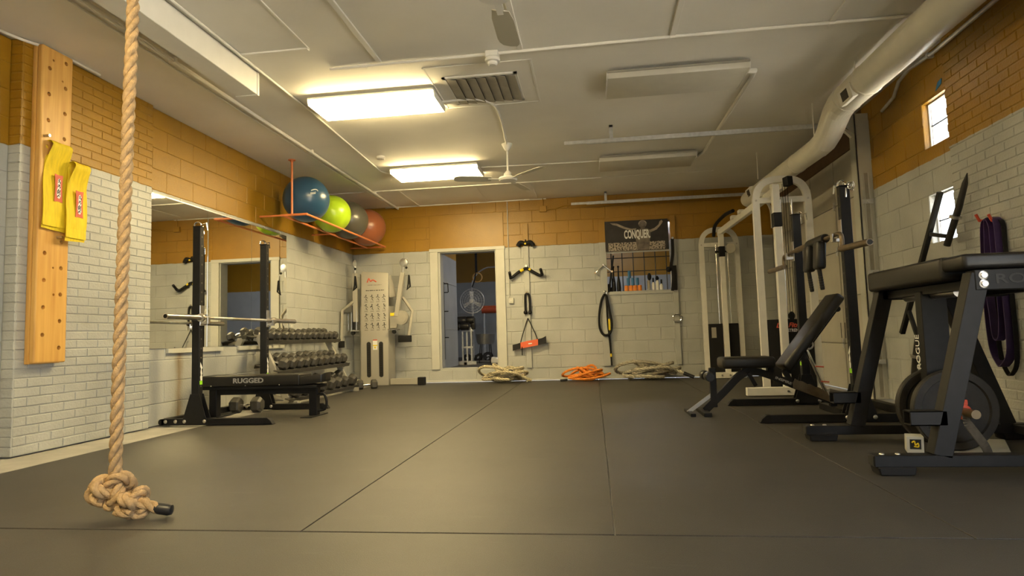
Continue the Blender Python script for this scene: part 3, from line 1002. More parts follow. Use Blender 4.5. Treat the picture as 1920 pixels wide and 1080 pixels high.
MB().tube([(2.185, -7.758, 0.042), (2.20, -7.756, 0.037), (2.24, -7.750, 0.030), (2.252, -7.748, 0.029), (2.256, -7.747, 0.029)], [0.022, 0.025, 0.025, 0.021, 0.01], 14).build('tape_whipping', M['tape'], t)

# peg board: two laminated planks with peg holes (real holes)
t = thing('peg_board', 'tall yellow pine climbing peg board on the grey brick pier', 'peg board', (0.08, -6.175, 0.64))
pb = MB().box((0.075, -6.31, 0.645), (0.12, -6.035, H - 0.01)).build('plank', M['wood'], t, bevel=0.012, seg=3)
MB().box((0.041, -6.312, 0.64), (0.075, -6.037, H - 0.01)).build('backing_plank', M['wood'], t, bevel=0.006, seg=2)
cut = MB()
holes = [(-6.245, 2.856 - 0.2005 * k, 0.016) for k in range(11)] + [(-6.101, 2.954 - 0.2 * k, 0.016) for k in range(12)]
holes += [(-6.215, 2.93, 0.009), (-6.13, 2.80, 0.008), (-6.235, 2.34, 0.008), (-6.17, 1.35, 0.008), (-6.16, 1.15, 0.01), (-6.21, 1.75, 0.006)]
for (y, z, r) in holes:
    cut.cyl((0.085, y, z), (0.14, y, z), r, 14)
cutme = cut.mesh('cutter', M['wood'], org(t), smooth=False)
cuto = bpy.data.objects.new('cutter', cutme)
COL.objects.link(cuto)
cuto.location = org(t)
md = pb.modifiers.new('holes', 'BOOLEAN')
md.operation = 'DIFFERENCE'
md.object = cuto
md.solver = 'EXACT'
bpy.context.view_layer.update()
dg = bpy.context.evaluated_depsgraph_get()
nm = bpy.data.meshes.new_from_object(pb.evaluated_get(dg))
pb.modifiers.clear()
pb.data = nm
nm.polygons.foreach_set('use_smooth', [False] * len(nm.polygons))
bpy.data.objects.remove(cuto)
for (y, z) in ((-6.275, 2.325), (-6.14, 1.585)):
    MB().cyl((0.118, y, z), (0.165, y, z), 0.011, 12).build('peg', M['steel'], t)

# two yellow straps
def strap(name, label, y0, y1, ztop, zbot, x, seed):
    rnd = random.Random(seed)
    t = thing(name, label, 'strap', (x, (y0 + y1) / 2, zbot), 'yellow straps on the peg board')
    nz, ny = 26, 7
    mb = MB()
    vs = []; fs = []
    # loop folded over the peg: front sheet goes up, rolls over, small loop
    prof = []
    for k in range(nz + 1):
        q = k / nz
        z = zbot + (ztop - zbot) * q
        bulge = 0.010 * math.sin(q * PI * 2.2) + (0.030 * max(0, (q - 0.72) / 0.28) ** 1.5)
        prof.append((x + 0.012 + bulge, z))
    # top roll
    xt = prof[-1][0]
    for k in range(1, 9):
        a = PI * k / 8
        prof.append((xt - 0.036 + 0.036 * math.cos(a), ztop + 0.036 * math.sin(a)))
    for k in range(1, 9):
        prof.append((max(0.1215, xt - 0.072 + 0.05 * (k / 8) ** 0.5), ztop - k / 8 * (ztop - zbot) * 0.97))
    m = len(prof)
    for layer in (0, 1):
        for i, (px, pz) in enumerate(prof):
            if i == 0: dx, dz = prof[1][0] - px, prof[1][1] - pz
            elif i == m - 1: dx, dz = px - prof[i - 1][0], pz - prof[i - 1][1]
            else: dx, dz = prof[i + 1][0] - prof[i - 1][0], prof[i + 1][1] - prof[i - 1][1]
            L = math.hypot(dx, dz) or 1
            nx, nz_ = dz / L, -dx / L
            for j in range(ny + 1):
                f = j / ny
                qq = min(1, max(0, (pz - zbot) / (ztop - zbot)))
                wdt = 1 - 0.22 * max(0, qq - 0.55) / 0.45
                yy = (y0 + y1) / 2 + (f - 0.5) * (y1 - y0) * wdt + 0.030 * (qq - 0.35)
                rip = 0.004 * math.sin(f * 9 + qq * 5 + seed)
                vs.append((px + nx * (0.002 * layer) + rip, yy, pz + nz_ * 0.002 * layer - 0.012 * (f if seed == 1 else 1 - f) * (1 if i < 3 else 0)))
    st = ny + 1
    for layer in (0, 1):
        b0 = layer * m * st
        for i in range(m - 1):
            for j in range(ny):
                q = (b0 + i * st + j, b0 + i * st + j + 1, b0 + (i + 1) * st + j + 1, b0 + (i + 1) * st + j)
                fs.append(q if layer else tuple(reversed(q)))
    for i in range(m - 1):
        for j in (0, ny):
            fs.append((i * st + j, (i + 1) * st + j, m * st + (i + 1) * st + j, m * st + i * st + j))
    for i in (0, m - 1):
        for j in range(ny):
            fs.append((i * st + j, i * st + j + 1, m * st + i * st + j + 1, m * st + i * st + j))
    mb.add(vs, fs).build('webbing', M['yellow'], t, angle=1.4)
    # sewn patch with concave sides and lettering
    zc = zbot + (ztop - zbot) * 0.50; yc = (y0 + y1) / 2 + 0.012
    hw, hh = 0.036, 0.105
    po = []
    for (sy, sz) in ((-1, -1), (1, -1), (1, 1), (-1, 1)):
        po.append((sy, sz))
    pts = []
    for k in range(4):
        a = po[k]; b = po[(k + 1) % 4]
        for q in range(6):
            f = q / 6
            yy = a[0] + (b[0] - a[0]) * f; zz = a[1] + (b[1] - a[1]) * f
            pin = 1 - 0.16 * math.sin(f * PI)
            if a[0] == b[0]: yy *= pin
            else: zz *= (1 - 0.04 * math.sin(f * PI))
            pts.append((x + 0.026, yc + yy * hw, zc + zz * hh))
    pa = MB().prism(pts, (0.002, 0, 0)).build('patch', M['redpatch'], t)
    inner = [(x + 0.0281, yc + (p[1] - yc) * 0.62, zc + (p[2] - zc) * 0.84) for p in pts]
    MB().prism(inner, (0.0005, 0, 0)).build('patch_ground', M['whiteink'] if False else M['redpatch'], pa)
    xp = x + 0.0288
    MB().prism([(xp, yc + a_, zc + b_) for a_, b_ in ((-0.010, -0.074), (0.006, -0.080), (0.018, -0.055), (0.013, -0.02), (0.017, 0.0), (0.012, 0.03), (0.016, 0.055), (0.004, 0.078), (-0.010, 0.066), (-0.013, 0.03), (-0.009, 0.012), (-0.015, -0.01), (-0.018, -0.045))], (0.0006, 0, 0)).build('emblem_ground', M['whiteink'], pa)
    for q_ in ([(-0.012, -0.066), (-0.004, -0.052), (0.006, -0.062)], [(-0.010, -0.042), (-0.011, -0.02), (-0.004, -0.006), (-0.001, -0.03), (-0.010, -0.042)], [(0.009, -0.05), (0.006, -0.03), (0.010, -0.012)], [(-0.008, 0.012), (0.002, 0.016), (-0.004, 0.028), (0.008, 0.024)], [(0.008, 0.002), (0.011, 0.014)], [(-0.006, 0.044), (0.003, 0.050), (-0.003, 0.062), (0.006, 0.068)], [(0.010, 0.036), (0.012, 0.052)]):
        MB().tube([(xp + 0.001, yc + a_, zc + b_) for a_, b_ in q_], 0.0028, 5).build('emblem_stroke', M['ink'], pa)
strap('yellow_strap', 'wide yellow webbing strap, higher of two on the peg board', -6.295, -6.075, 2.265, 1.635, 0.125, 1)
strap('yellow_strap', 'wide yellow webbing strap, lower of two on the peg board', -6.125, -5.935, 2.145, 1.57, 0.160, 2)

# mirror
t = thing('wall_mirror', 'wide frameless wall mirror in three panes behind the squat rack', 'mirror', (0.0, -3.7, 0.72))
for k in range(3):
    y0 = -5.005 + k * 0.8717
    MB().box((0.004, y0 + 0.0015, 0.722), (0.010, y0 + 0.8702, 2.19)).build('pane', M['mirror'], t, bevel=0.0008, smooth=False)
MB().box((0.002, -5.006, 2.19), (0.014, -2.389, 2.200)).build('top_channel', M['galv'], t)
for (a, b) in ((-4.76, -3.86), (-3.55, -2.48)):
    MB().box((0.001, a, 0.672), (0.03, b, 0.718)).build('ledge', M['trimpaint'], t, bevel=0.003)
o = thing('wall_outlet', 'cream outlet box on the grey wall right of the mirror', 'outlet', (0, -2.29, 0.99))
MB().box((0.001, -2.33, 0.94), (0.03, -2.25, 1.04)).build('plate', M['trimpaint'], o, bevel=0.004)
for z in (0.97, 1.01):
    MB().cyl((0.029, -2.29, z), (0.032, -2.29, z), 0.014, 12).build('socket', M['white'], o)

# exercise balls on orange pipe rack
t = thing('ball_rack', 'orange pipe ball rack hung from the ceiling along the left wall', 'rack', (0.46, -1.6, 2.33))
MB().tube([(0.30, -3.06, 2.33), (0.30, -0.12, 2.33)], 0.014, 10).build('inner_rail', M['orangepipe'], t)
MB().tube([(0.62, -3.06, 2.33), (0.62, -0.12, 2.33)], 0.014, 10).build('outer_rail', M['orangepipe'], t)
MB().tube([(0.29, -3.06, 2.33), (0.63, -3.06, 2.33)], 0.016, 10).build('end_rail', M['orangepipe'], t)
MB().tube([(0.29, -0.12, 2.33), (0.63, -0.12, 2.33)], 0.016, 10).build('end_rail', M['orangepipe'], t)
MB().cyl((0.43, -3.06, 2.33), (0.43, -3.06, H - 0.01), 0.013, 10).build('post', M['orangepipe'], t)
MB().lathe([(0.045, 0), (0.045, -0.008), (0.02, -0.014), (0.018, -0.03)], (0.43, -3.06, H), n=16).build('flange', M['orangepipe'], t)
for y in (-3.06, -0.12, -1.6):
    MB().tube([(0.30, y, 2.33), (0.002, y, 2.33)], 0.012, 8).build('wall_stub', M['orangepipe'], t)
for (y, r, m, lb) in ((-2.73, 0.295, 'ballblue', 'large blue exercise ball nearest on the orange ceiling rack'), (-1.93, 0.265, 'ballgreen', 'lime green exercise ball on the orange ceiling rack'),
                      (-1.29, 0.285, 'ballgrey', 'dark grey exercise ball between green and terracotta balls'), (-0.52, 0.30, 'ballred', 'terracotta exercise ball at the far end of the orange rack')):
    z = 2.33 + math.sqrt((r + 0.014) ** 2 - 0.16 ** 2)
    b = MB().sphere((0.46, y, z), r, 48, 28).build('exercise_ball', M[m], at=(0.46, y, z), angle=3)
    tag(b, lb, 'exercise ball', 'exercise balls on the orange rack')
    if m == 'ballblue':
        d = V((0.62, -0.62, 0.12)).normalized()
        rt = V((0, 0, 1)).cross(d).normalized(); up = d.cross(rt)
        ORG[b.name] = V((0.46, y, z))
        pb_ = V((0.46, y, z))
        for (pts_, rr_) in (([(-0.055, -0.030), (-0.02, -0.024), (0.015, -0.016)], 0.006), ([(-0.05, -0.012), (-0.01, -0.006), (0.02, 0.002)], 0.004), ([(-0.04, 0.016), (0.0, 0.034), (0.035, 0.036), (0.05, 0.018)], 0.007)):
            cv = [pb_ + (d * r + rt * a_ + up * b_).normalized() * (r + 0.0008) for a_, b_ in pts_]
            MB().tube(curve_pts(cv, 4), rr_, 6).build('print', M['whiteink'], b)

# squat racks (same model twice)
def squat_rack(label, xu, y_near, y_far, x0, x1, zt, flip):
    t = thing('squat_rack', label, 'squat rack', (xu, (y_near + y_far) / 2, 0))
    for y in (y_near, y_far):
        ft = MB().box((x0 + 0.02, y - 0.03, 0.004), (x1 - 0.08, y + 0.03, 0.064)) if flip > 0 else MB().box((x0 + 0.08, y - 0.03, 0.004), (x1 - 0.02, y + 0.03, 0.064))
        f = ft.build('foot', M['black'], t, bevel=0.003)
        xt = x1 if flip > 0 else x0
        s = 1 if flip > 0 else -1
        MB().prism([(xt - s * 0.09, y - 0.03, 0.004), (xt, y - 0.03, 0.004), (xt - s * 0.02, y - 0.03, 0.035), (xt - s * 0.055, y - 0.03, 0.064), (xt - s * 0.09, y - 0.03, 0.064)], (0, 0.06, 0)).build('toe_cap', M['blackm'], f, bevel=0.003)
        xe = x0 if flip > 0 else x1
        MB().cyl((xe + s * 0.02, y - 0.03, 0.034), (xe + s * 0.02, y + 0.03, 0.034), 0.030, 14).build('heel', M['black'], f)
        u = MB().box((xu - 0.038, y - 0.03, 0.06), (xu + 0.038, y + 0.03, zt)).build('upright', M['black'], t, bevel=0.003)
        for k in range(17):
            z = 0.36 + k * 0.088
            MB().cyl((xu + s * 0.0375, y, z), (xu + s * 0.0395, y, z), 0.009, 8).build('hole', M['darkweb'], u)
        MB().cbox((xu, y, zt + 0.006), (0.08, 0.064, 0.012)).build('cap', M['blackm'], u, bevel=0.003)
        for yy in (y - 0.036, y + 0.030):
            MB().prism([(xu - 0.13, yy, 0.02), (xu + 0.13, yy, 0.02), (xu + 0.045, yy, 0.29), (xu - 0.045, yy, 0.29)], (0, 0.006, 0)).build('gusset', M['black'], t, bevel=0.001)
        bo = [xu - 0.10, xu + 0.10] + ([x0 + 0.07, x0 + 0.17] if flip > 0 else [x1 - 0.07, x1 - 0.17])
        for bx in bo:
            MB().sphere((bx, y - 0.038, 0.040), 0.017, 12, 8, (1, 0.55, 1)).build('bolt', M['steel'], t)
        # sticker strip on the front face of the upright
        xs_ = xu + s * 0.0385
        MB().box((min(xs_, xs_ + s * 0.001), y - 0.020, 0.375), (max(xs_, xs_ + s * 0.001), y + 0.020, 0.41)).build('sticker', M['lime'], u)
        xk = xs_ + s * 0.0008
        MB().prism([(xk, y - 0.008, 0.412), (xk, y + 0.016, 0.412), (xk, y + 0.017, 0.45), (xk, y + 0.010, 0.462), (xk, y + 0.018, 0.475), (xk, y + 0.006, 0.515), (xk, y + 0.020, 0.53), (xk, y - 0.012, 0.585), (xk, y - 0.014, 0.54), (xk, y - 0.002, 0.522), (xk, y - 0.010, 0.49), (xk, y - 0.004, 0.462), (xk, y - 0.013, 0.448)], (s * 0.0006, 0, 0)).build('sticker_print', M['whiteink'], u)
    xb = x0 + 0.03 if flip > 0 else x1 - 0.03
    MB().box((xb - 0.03, y_near + 0.03, 0.004), (xb + 0.03, y_far - 0.03, 0.064)).build('crossmember', M['black'], t, bevel=0.003)
    return t
def jhook(t, xu, y, z, s):
    h = MB().box((xu + s * 0.040 if s > 0 else xu - 0.046, y - 0.032, z - 0.06), (xu + 0.046 if s > 0 else xu - 0.040, y + 0.032, z + 0.13))
    h.prism([(xu + s * 0.046, y - 0.02, z - 0.045), (xu + s * 0.115, y - 0.02, z - 0.045), (xu + s * 0.115, y - 0.02, z + 0.02), (xu + s * 0.10, y - 0.02, z + 0.02), (xu + s * 0.10, y - 0.02, z - 0.017), (xu + s * 0.046, y - 0.02, z - 0.017)], (0, 0.04, 0))
    h.build('bar_hook', M['steel'], t, bevel=0.002)
def clip(x, y, z, rot, label):
    t = thing('collar_clip', label, 'collar clip', (x, y, z), 'chrome bar clips hung on the racks')
    R = Matrix.Rotation(rot, 3, 'Z')
    pts = [V((x, y, z)) + R @ V((0.032 * math.cos(a), 0.008 * a / PI, 0.032 * math.sin(a))) for a in [2 * PI * k / 14 for k in range(25)]]
    MB().tube(pts, 0.0045, 6).build('coil', M['chrome'], t)
    for p in (pts[0], pts[-1]):
        MB().tube([p, p + R @ V((0.045, 0, 0.02)), p + R @ V((0.055, 0, -0.05))], 0.006, 8).build('grip', M['chrome'], t)

XA = 0.405
ra = squat_rack('black squat rack standing in front of the wall mirror', XA, -4.87, -3.67, -0.0 + 0.045, 1.17, 1.86, 1)
for y in (-4.87, -3.67):
    jhook(ra, XA, y, 0.985, 1)
clip(XA - 0.01, -4.87, 1.885, 0.3, 'chrome spring clip on near upright of the mirror-side rack')
clip(XA - 0.01, -3.67, 1.885, 1.2, 'chrome spring clip on far upright of the mirror-side rack')
def barbell(label, x, y0, y1, z, yc0, yc1):
    t = thing('barbell', label, 'barbell', (x, (y0 + y1) / 2, z))
    MB().cyl((x, yc0, z), (x, yc1, z), 0.0145, 14).build('shaft', M['steel'], t)
    for (a, b) in ((y0, yc0), (y1, yc1)):
        sl = MB().cyl((x, a, z), (x, b, z), 0.025, 18).build('sleeve', M['steel'], t)
        s = 1 if b > a else -1
        MB().cyl((x, a - s * 0.002, z), (x, a, z), 0.018, 14).build('end_cap', M['blackm'], sl)
        MB().lathe([(0.026, -0.02), (0.037, -0.016), (0.037, 0.012), (0.028, 0.02)], (x, b, z), (0, 1, 0), 18).build('collar', M['steel'], sl)
    for (a, b) in ((yc0 + 0.18, yc0 + 0.5), (yc1 - 0.5, yc1 - 0.18)):
        MB().cyl((x, a, z), (x, b, z), 0.0152, 14).build('knurling', M['galv'], t)
barbell('steel barbell resting on the hooks of the mirror-side rack', XA + 0.075, -5.42, -3.10, 0.998, -4.93, -3.60)

# flat bench
t = thing('flat_bench', 'black padded flat bench with white lettering by the mirror', 'bench', (0.75, -4.25, 0))
MB().box((0.10, -4.42, 0.315), (1.19, -4.13, 0.425)).build('pad', M['vinyl'], t, bevel=0.015, seg=3)
MB().prism([(1.19, -4.42, 0.315), (1.40, -4.38, 0.335), (1.43, -4.34, 0.35), (1.43, -4.21, 0.35), (1.40, -4.17, 0.335), (1.19, -4.13, 0.315)], (0, 0, 0.088)).build('head_pad', M['vinyl'], t, bevel=0.012, seg=3)
MB().box((0.12, -4.40, 0.285), (1.36, -4.15, 0.315)).build('pad_board', M['blackm'], t, bevel=0.004)
MB().box((0.16, -4.305, 0.225), (1.33, -4.245, 0.285)).build('spine', M['black'], t, bevel=0.003)
for (x, w_) in ((1.28, 0.19), (0.20, 0.30)):
    MB().box((x - 0.04, -4.315, 0.006), (x + 0.04, -4.235, 0.285)).build('leg', M['black'], t, bevel=0.003)
    MB().box((x - 0.06, -4.275 - w_, 0.0), (x + 0.06, -4.275 + w_, 0.008)).build('foot_plate', M['black'], t, bevel=0.002)
MB().tube(curve_pts([(1.32, -4.275, 0.22), (1.385, -4.275, 0.205), (1.41, -4.275, 0.13), (1.39, -4.275, 0.065), (1.32, -4.275, 0.05)], 5), 0.013, 10).build('handle', M['black'], t)
for x in (0.25, 0.62, 0.98):
    MB().sphere((x, -4.421, 0.325), 0.006, 8, 6).build('staple', M['steel'], t)
text('lettering', 'RUGGED', 0.066, M['greyink'], t, (0.485, -4.4212, 0.352), (1, 0, 0), (0, 0, 1), bold=0.0022, fit=0.325)

# dumbbell rack
t = thing('dumbbell_rack', 'grey three tier dumbbell rack along the left wall', 'rack', (0.3, -2.35, 0))
TIERS = [(0.17, 0.80, 0.26), (0.29, 0.445, 0.30), (0.42, 0.12, 0.32)]
tilt = math.radians(16)
Rt = Matrix.Rotation(tilt, 3, 'Y')
RY0, RY1 = -3.42, -1.27
for (x, z, wd) in TIERS:
    s_ = MB()
    for dx in (-wd / 2 + 0.03, wd / 2 - 0.03):
        s_.cbox(V((x, (RY0 + RY1) / 2, z)) + Rt @ V((dx, 0, 0)), (0.06, RY1 - RY0, 0.012), Rt)
        s_.cbox(V((x, (RY0 + RY1) / 2, z)) + Rt @ V((dx + (0.03 if dx > 0 else -0.03), 0, -0.012)), (0.006, RY1 - RY0, 0.05), Rt)
    s_.build('shelf', M['hexrub'], t, bevel=0.002)
for y in (-3.28, -1.41):
    MB().beam((0.085, y, 0.89), (0.50, y, 0.02), 0.05, 0.075, up=(1, 0, 0.4)).build('upright', M['silver'], t, bevel=0.004)
    MB().box((0.03, y - 0.03, 0.002), (0.62, y + 0.03, 0.055)).build('foot', M['silver'], t, bevel=0.004)
    for (x, z, wd) in TIERS:
        MB().cbox((x, y, z - 0.035), (wd * 0.9, 0.04, 0.035), Rt).build('bracket', M['silver'], t, bevel=0.003)
MB().box((0.08, RY0 + 0.1, 0.03), (0.12, RY1 - 0.1, 0.06)).build('brace', M['silver'], t)
# dumbbells: axis along local x
def dumbbell_proto(hr, hl, gl):
    e = bpy.data.objects.new('hex_dumbbell', None)
    e.empty_display_size = 0.05
    COL.objects.link(e)
    MB().lathe([(0.011, -gl / 2), (0.016, -gl / 6), (0.0165, gl / 6), (0.011, gl / 2)], (0, 0, 0), (1, 0, 0), 12).build('handle', M['chrome'], e)
    for s in (-1, 1):
        MB().lathe([(hr * 0.86, s * gl / 2), (hr, s * (gl / 2 + hl * 0.15)), (hr, s * (gl / 2 + hl * 0.75)), (hr * 0.72, s * (gl / 2 + hl))], (0, 0, 0), (1, 0, 0), 6).build('head', M['hexrub'], e, bevel=0.003, smooth=False)
    return e
ORD = ['first', 'second', 'third', 'fourth', 'fifth', 'sixth', 'seventh', 'eighth', 'ninth', 'tenth', 'eleventh', 'twelfth', 'thirteenth']
protos = [dumbbell_proto(0.060, 0.075, 0.11), dumbbell_proto(0.079, 0.095, 0.12), dumbbell_proto(0.09, 0.11, 0.13)]
names = ['top', 'middle', 'bottom']
counts = [12, 10, 8]
for ti, (x, z, wd) in enumerate(TIERS):
    for k in range(counts[ti]):
        o = protos[ti] if k == 0 else copy_tree(protos[ti])
        span = RY1 - RY0 - 0.16
        y = RY0 + 0.08 + span * (k + 0.5) / counts[ti]
        hr = (0.060, 0.079, 0.090)[ti]
        sc = (0.86 + 0.16 * random.random()) if k != 0 else 1.0
        o.location = V((x, y, z)) + Rt @ V((0, 0, 0.007 + hr * 0.87 * sc))
        o.rotation_euler = (random.choice((0, 0, 0.0)), tilt, random.uniform(-0.04, 0.04))
        o.scale = (sc, sc, sc)
        tag(o, 'black hex dumbbell, %s from the near end of the %s shelf' % (ORD[k], names[ti]), 'dumbbell', 'dumbbells on the %s rack shelf' % names[ti])
big = copy_tree(protos[2])
big.location = (0.36, -3.66 + 0.0, 0.075); big.rotation_euler = (0, 0, 0.1); big.scale = (1, 1, 1)
tag(big, 'large hex dumbbell on the floor under the padded flat bench', 'dumbbell', 'dumbbells on the floor')
big.location = (0.30, -3.85, 0.073)
o = copy_tree(protos[1]); o.location = (0.62, -1.05, 0.062); o.rotation_euler = (0, 0, 0.5)
tag(o, 'hex dumbbell on the floor beyond the rack near corner machine', 'dumbbell', 'dumbbells on the floor')

# corner cable machine (silver)
t = thing('cable_machine', 'silver corner cable machine with instruction panel and swivel arms', 'exercise machine', (0.52, -0.35, 0))
MB().prism([(0.27, -0.40, 0.0), (0.745, -0.40, 0.0), (0.80, -0.20, 0.0), (0.70, -0.08, 0.0), (0.32, -0.08, 0.0), (0.21, -0.20, 0.0)], (0, 0, 1.30)).build('lower_body', M['silver'], t, bevel=0.008, seg=2)
MB().prism([(0.275, -0.405, 0.0), (0.745, -0.405, 0.0), (0.765, -0.405, 1.84), (0.735, -0.405, 1.855), (0.325, -0.405, 1.885), (0.295, -0.405, 1.86)], (0, 0.03, 0)).build('front_panel', M['silver2'], t, bevel=0.008, seg=2)
MB().prism([(0.765, -0.38, 1.80), (0.78, -0.38, 1.82), (0.845, -0.30, 1.46), (0.765, -0.38, 1.44)], (0, 0.08, 0)).build('wing', M['silver2'], t, bevel=0.004)
MB().prism([(0.295, -0.38, 1.84), (0.27, -0.38, 1.86), (0.235, -0.30, 1.50), (0.295, -0.38, 1.48)], (0, 0.08, 0)).build('wing', M['silver2'], t, bevel=0.004)
for xx in (0.415, 0.625):
    pts = []
    for k in range(25):
        a = 2 * PI * k / 24
        cz = 0.68 if math.sin(a) >= 0 else 0.17
        pts.append((xx + 0.036 * math.cos(a), -0.4055, cz + 0.036 * math.sin(a)))
    sl = MB().prism(pts[:-1], (0, -0.003, 0)).build('weight_slot', M['ink'], t)
    for k in range(14):
        MB().box((xx - 0.026, -0.414, 0.16 + k * 0.037), (xx + 0.026, -0.4085, 0.19 + k * 0.037)).build('weight_plate', M['iron'], sl)
st = MB().box((0.488, -0.409, 0.585), (0.562, -0.4055, 0.735)).build('warning_sticker', M['whiteink'], t)
MB().box((0.488, -0.4097, 0.645), (0.562, -0.409, 0.665)).cyl((0.525, -0.4097, 0.62), (0.525, -0.409, 0.62), 0.016, 12).build('sticker_print', M['yellow'], st)
MB().box((0.488, -0.4097, 0.735), (0.562, -0.409, 0.752)).build('sticker_stripe', M['redpatch'], st)
# instruction print: red logo, title and sixteen exercise figures
lg = MB()
lg.tube(curve_pts([(0.40, -0.4058, 1.70), (0.43, -0.4058, 1.765), (0.46, -0.4058, 1.72), (0.50, -0.4058, 1.74), (0.56, -0.4058, 1.705)], 5), 0.010, 6)
lg.build('logo', M['redpatch'], t)
pm = random.Random(21)
for (xa, xb, zz, hh_) in ((0.405, 0.645, 1.655, 0.007), (0.375, 0.685, 1.565, 0.016)):
    ln_ = MB()
    x_ = xa
    while x_ < xb:
        w_ = pm.uniform(0.006, 0.016)
        ln_.box((x_, -0.4064, zz - hh_ * pm.uniform(0.3, 0.5)), (x_ + w_, -0.4056, zz + hh_ * pm.uniform(0.35, 0.5)))
        x_ += w_ + pm.choice((0.003, 0.003, 0.004, 0.011))
    ln_.build('print_line', M['ink'], t)
fr_ = random.Random(3)
for r_ in range(4):
    for c_ in range(4):
        cx = 0.378 + c_ * 0.102; cz = 1.44 - r_ * 0.155
        fg = MB()
        fg.cyl((cx, -0.4058, cz + 0.045), (cx, -0.4066, cz + 0.045), 0.010, 8)
        for (a, b) in (((0, 0.035), (fr_.uniform(-.015, .015), -0.01)), ((0, 0.028), (fr_.choice((-1, 1)) * 0.032, fr_.uniform(0, 0.04))), ((0, 0.02), (fr_.choice((-1, 1)) * 0.03, 0.0)), ((0, -0.01), (-0.018, -0.045)), ((0, -0.01), (0.02, -0.045))):
            fg.beam((cx + a[0], -0.4062, cz + a[1]), (cx + b[0], -0.4062, cz + b[1]), 0.0008, 0.008, up=(0.3, 0, 1))
        fg.beam((cx - 0.03, -0.4062, cz - 0.066), (cx + 0.03, -0.4062, cz - 0.066), 0.0008, 0.005)
        fg.build('exercise_figure', M['ink'], t)
# swivel arms
def swivel(side):
    if side < 0:
        pv = V((0.20, -0.42, 1.05)); tp = V((0.205, -0.45, 1.86)); el = V((0.055, -0.62, 1.235)); eb = V((0.055, -0.66, 0.74))
        st0 = V((0.20, -0.40, 1.42))
    else:
        pv = V((0.90, -0.42, 1.12)); tp = V((1.025, -0.45, 1.84)); el = V((1.15, -0.36, 1.20)); eb = V((1.09, -0.40, 0.80))
        st0 = V((0.98, -0.32, 1.44))
    a = MB().beam(pv, tp, 0.075, 0.055, up=(0, 1, 0)).build('swivel_arm', M['silver2'], t, bevel=0.006)
    hd = MB().lathe([(0.045, -0.028), (0.070, -0.018), (0.072, 0.018), (0.045, 0.028)], tp + V((0.01 * side + 0.015, 0, 0.16)), (0.15, 1, 0), 20) if side > 0 else MB().lathe([(0.04, -0.012), (0.065, -0.008), (0.065, 0.008), (0.04, 0.012)], tp + V((0, 0, 0.16)), (1, 0, 0), 20)
    hd.cyl(tp, tp + V((0.01, 0, 0.12)), 0.018, 10)
    hd.build('pulley', M['galv'], a)
    MB().sphere(tp + V((0.075 if side > 0 else 0.02, -0.03, 0.07)), 0.020, 14, 8).build('cable_stop', M['blackm'], a)
    hx = 0.115 if side > 0 else 0.02
    MB().tube([tp + V((hx - 0.03, -0.03, 0.07)), tp + V((hx, -0.035, 0.0)), tp + V((hx, -0.035, -0.06))], 0.006, 6).build('cable', M['galv'], a)
    MB().tube([tp + V((hx, -0.035, -0.05)), tp + V((hx - 0.012, -0.035, -0.20)), tp + V((hx - 0.03, -0.035, -0.29)), tp + V((hx + 0.02, -0.035, -0.24)), tp + V((hx + 0.005, -0.035, -0.06))], 0.013, 8).build('strap_handle', M['blackm'], a)
    MB().tube([st0, el, eb], 0.028, 4).build('support_arm', M['silver'] if side < 0 else M['dust'], t, bevel=0.004)
    MB().cbox(eb + V((0.0 if side < 0 else -0.06, 0, -0.05)), (0.075 if side < 0 else 0.21, 0.09, 0.11)).build('foam_block', M['blackm'], t, bevel=0.01, seg=2)
    # chrome selector plate with rods
    zc = 0.905
    cx = 0.17 if side < 0 else 0.87
    MB().box((cx - 0.10, -0.50, zc - 0.008), (cx + 0.11, -0.36, zc + 0.008)).build('selector_plate', M['chrome'], t, bevel=0.003)
    if side < 0:
        for dx in (-0.085, -0.03, 0.055):
            MB().cyl((cx + dx, -0.45, zc), (cx + dx, -0.45, zc + 0.33 + dx * 0.5), 0.006, 8).build('rod', M['chrome'], t)
        MB().box((cx - 0.02, -0.44, zc + 0.02), (cx + 0.012, -0.41, zc + 0.42)).build('cover', M['blackm'], t)
    else:
        MB().prism([(0.79, -0.43, 0.93), (0.90, -0.43, 0.93), (0.96, -0.43, 1.16), (0.86, -0.43, 1.20), (0.79, -0.43, 1.12)], (0, 0.04, 0)).build('pivot_plate', M['silver'], t, bevel=0.004)
        MB().cyl((0.98, -0.44, 1.10), (0.98, -0.36, 1.10), 0.12, 24).build('pivot_disc', M['silver'], t)
        MB().cyl((0.99, -0.445, 1.10), (0.99, -0.44, 1.10), 0.085, 24).build('disc_cover', M['dust'], t)
        MB().box((0.80, -0.44, 1.13), (0.89, -0.432, 1.18)).build('label_plate', M['yellow'], t)
    MB().lathe([(0.03, -0.03), (0.034, 0), (0.03, 0.03)], (cx, -0.46, zc - 0.035), (0, 1, 0), 14).build('guide_pulley', M['blackm'], t)
swivel(-1)
swivel(1)
MB().beam((0.78, -0.38, 0.058), (1.27, -0.48, 0.062), 0.07, 0.10).build('base_arm', M['silver2'], t, bevel=0.006)
MB().beam((1.27, -0.48, 0.065), (1.385, -0.50, 0.065), 0.085, 0.125).build('base_foot', M['blackm'], t, bevel=0.008)
MB().beam((0.24, -0.42, 0.058), (0.12, -0.90, 0.058), 0.08, 0.10).build('base_arm', M['silver2'], t, bevel=0.006)
MB().lathe([(0.038, -0.05), (0.042, 0), (0.038, 0.05)], (0.19, -0.98, 0.05), (0.9, 0.2, 0), 14).build('base_foot', M['blackm'], t)

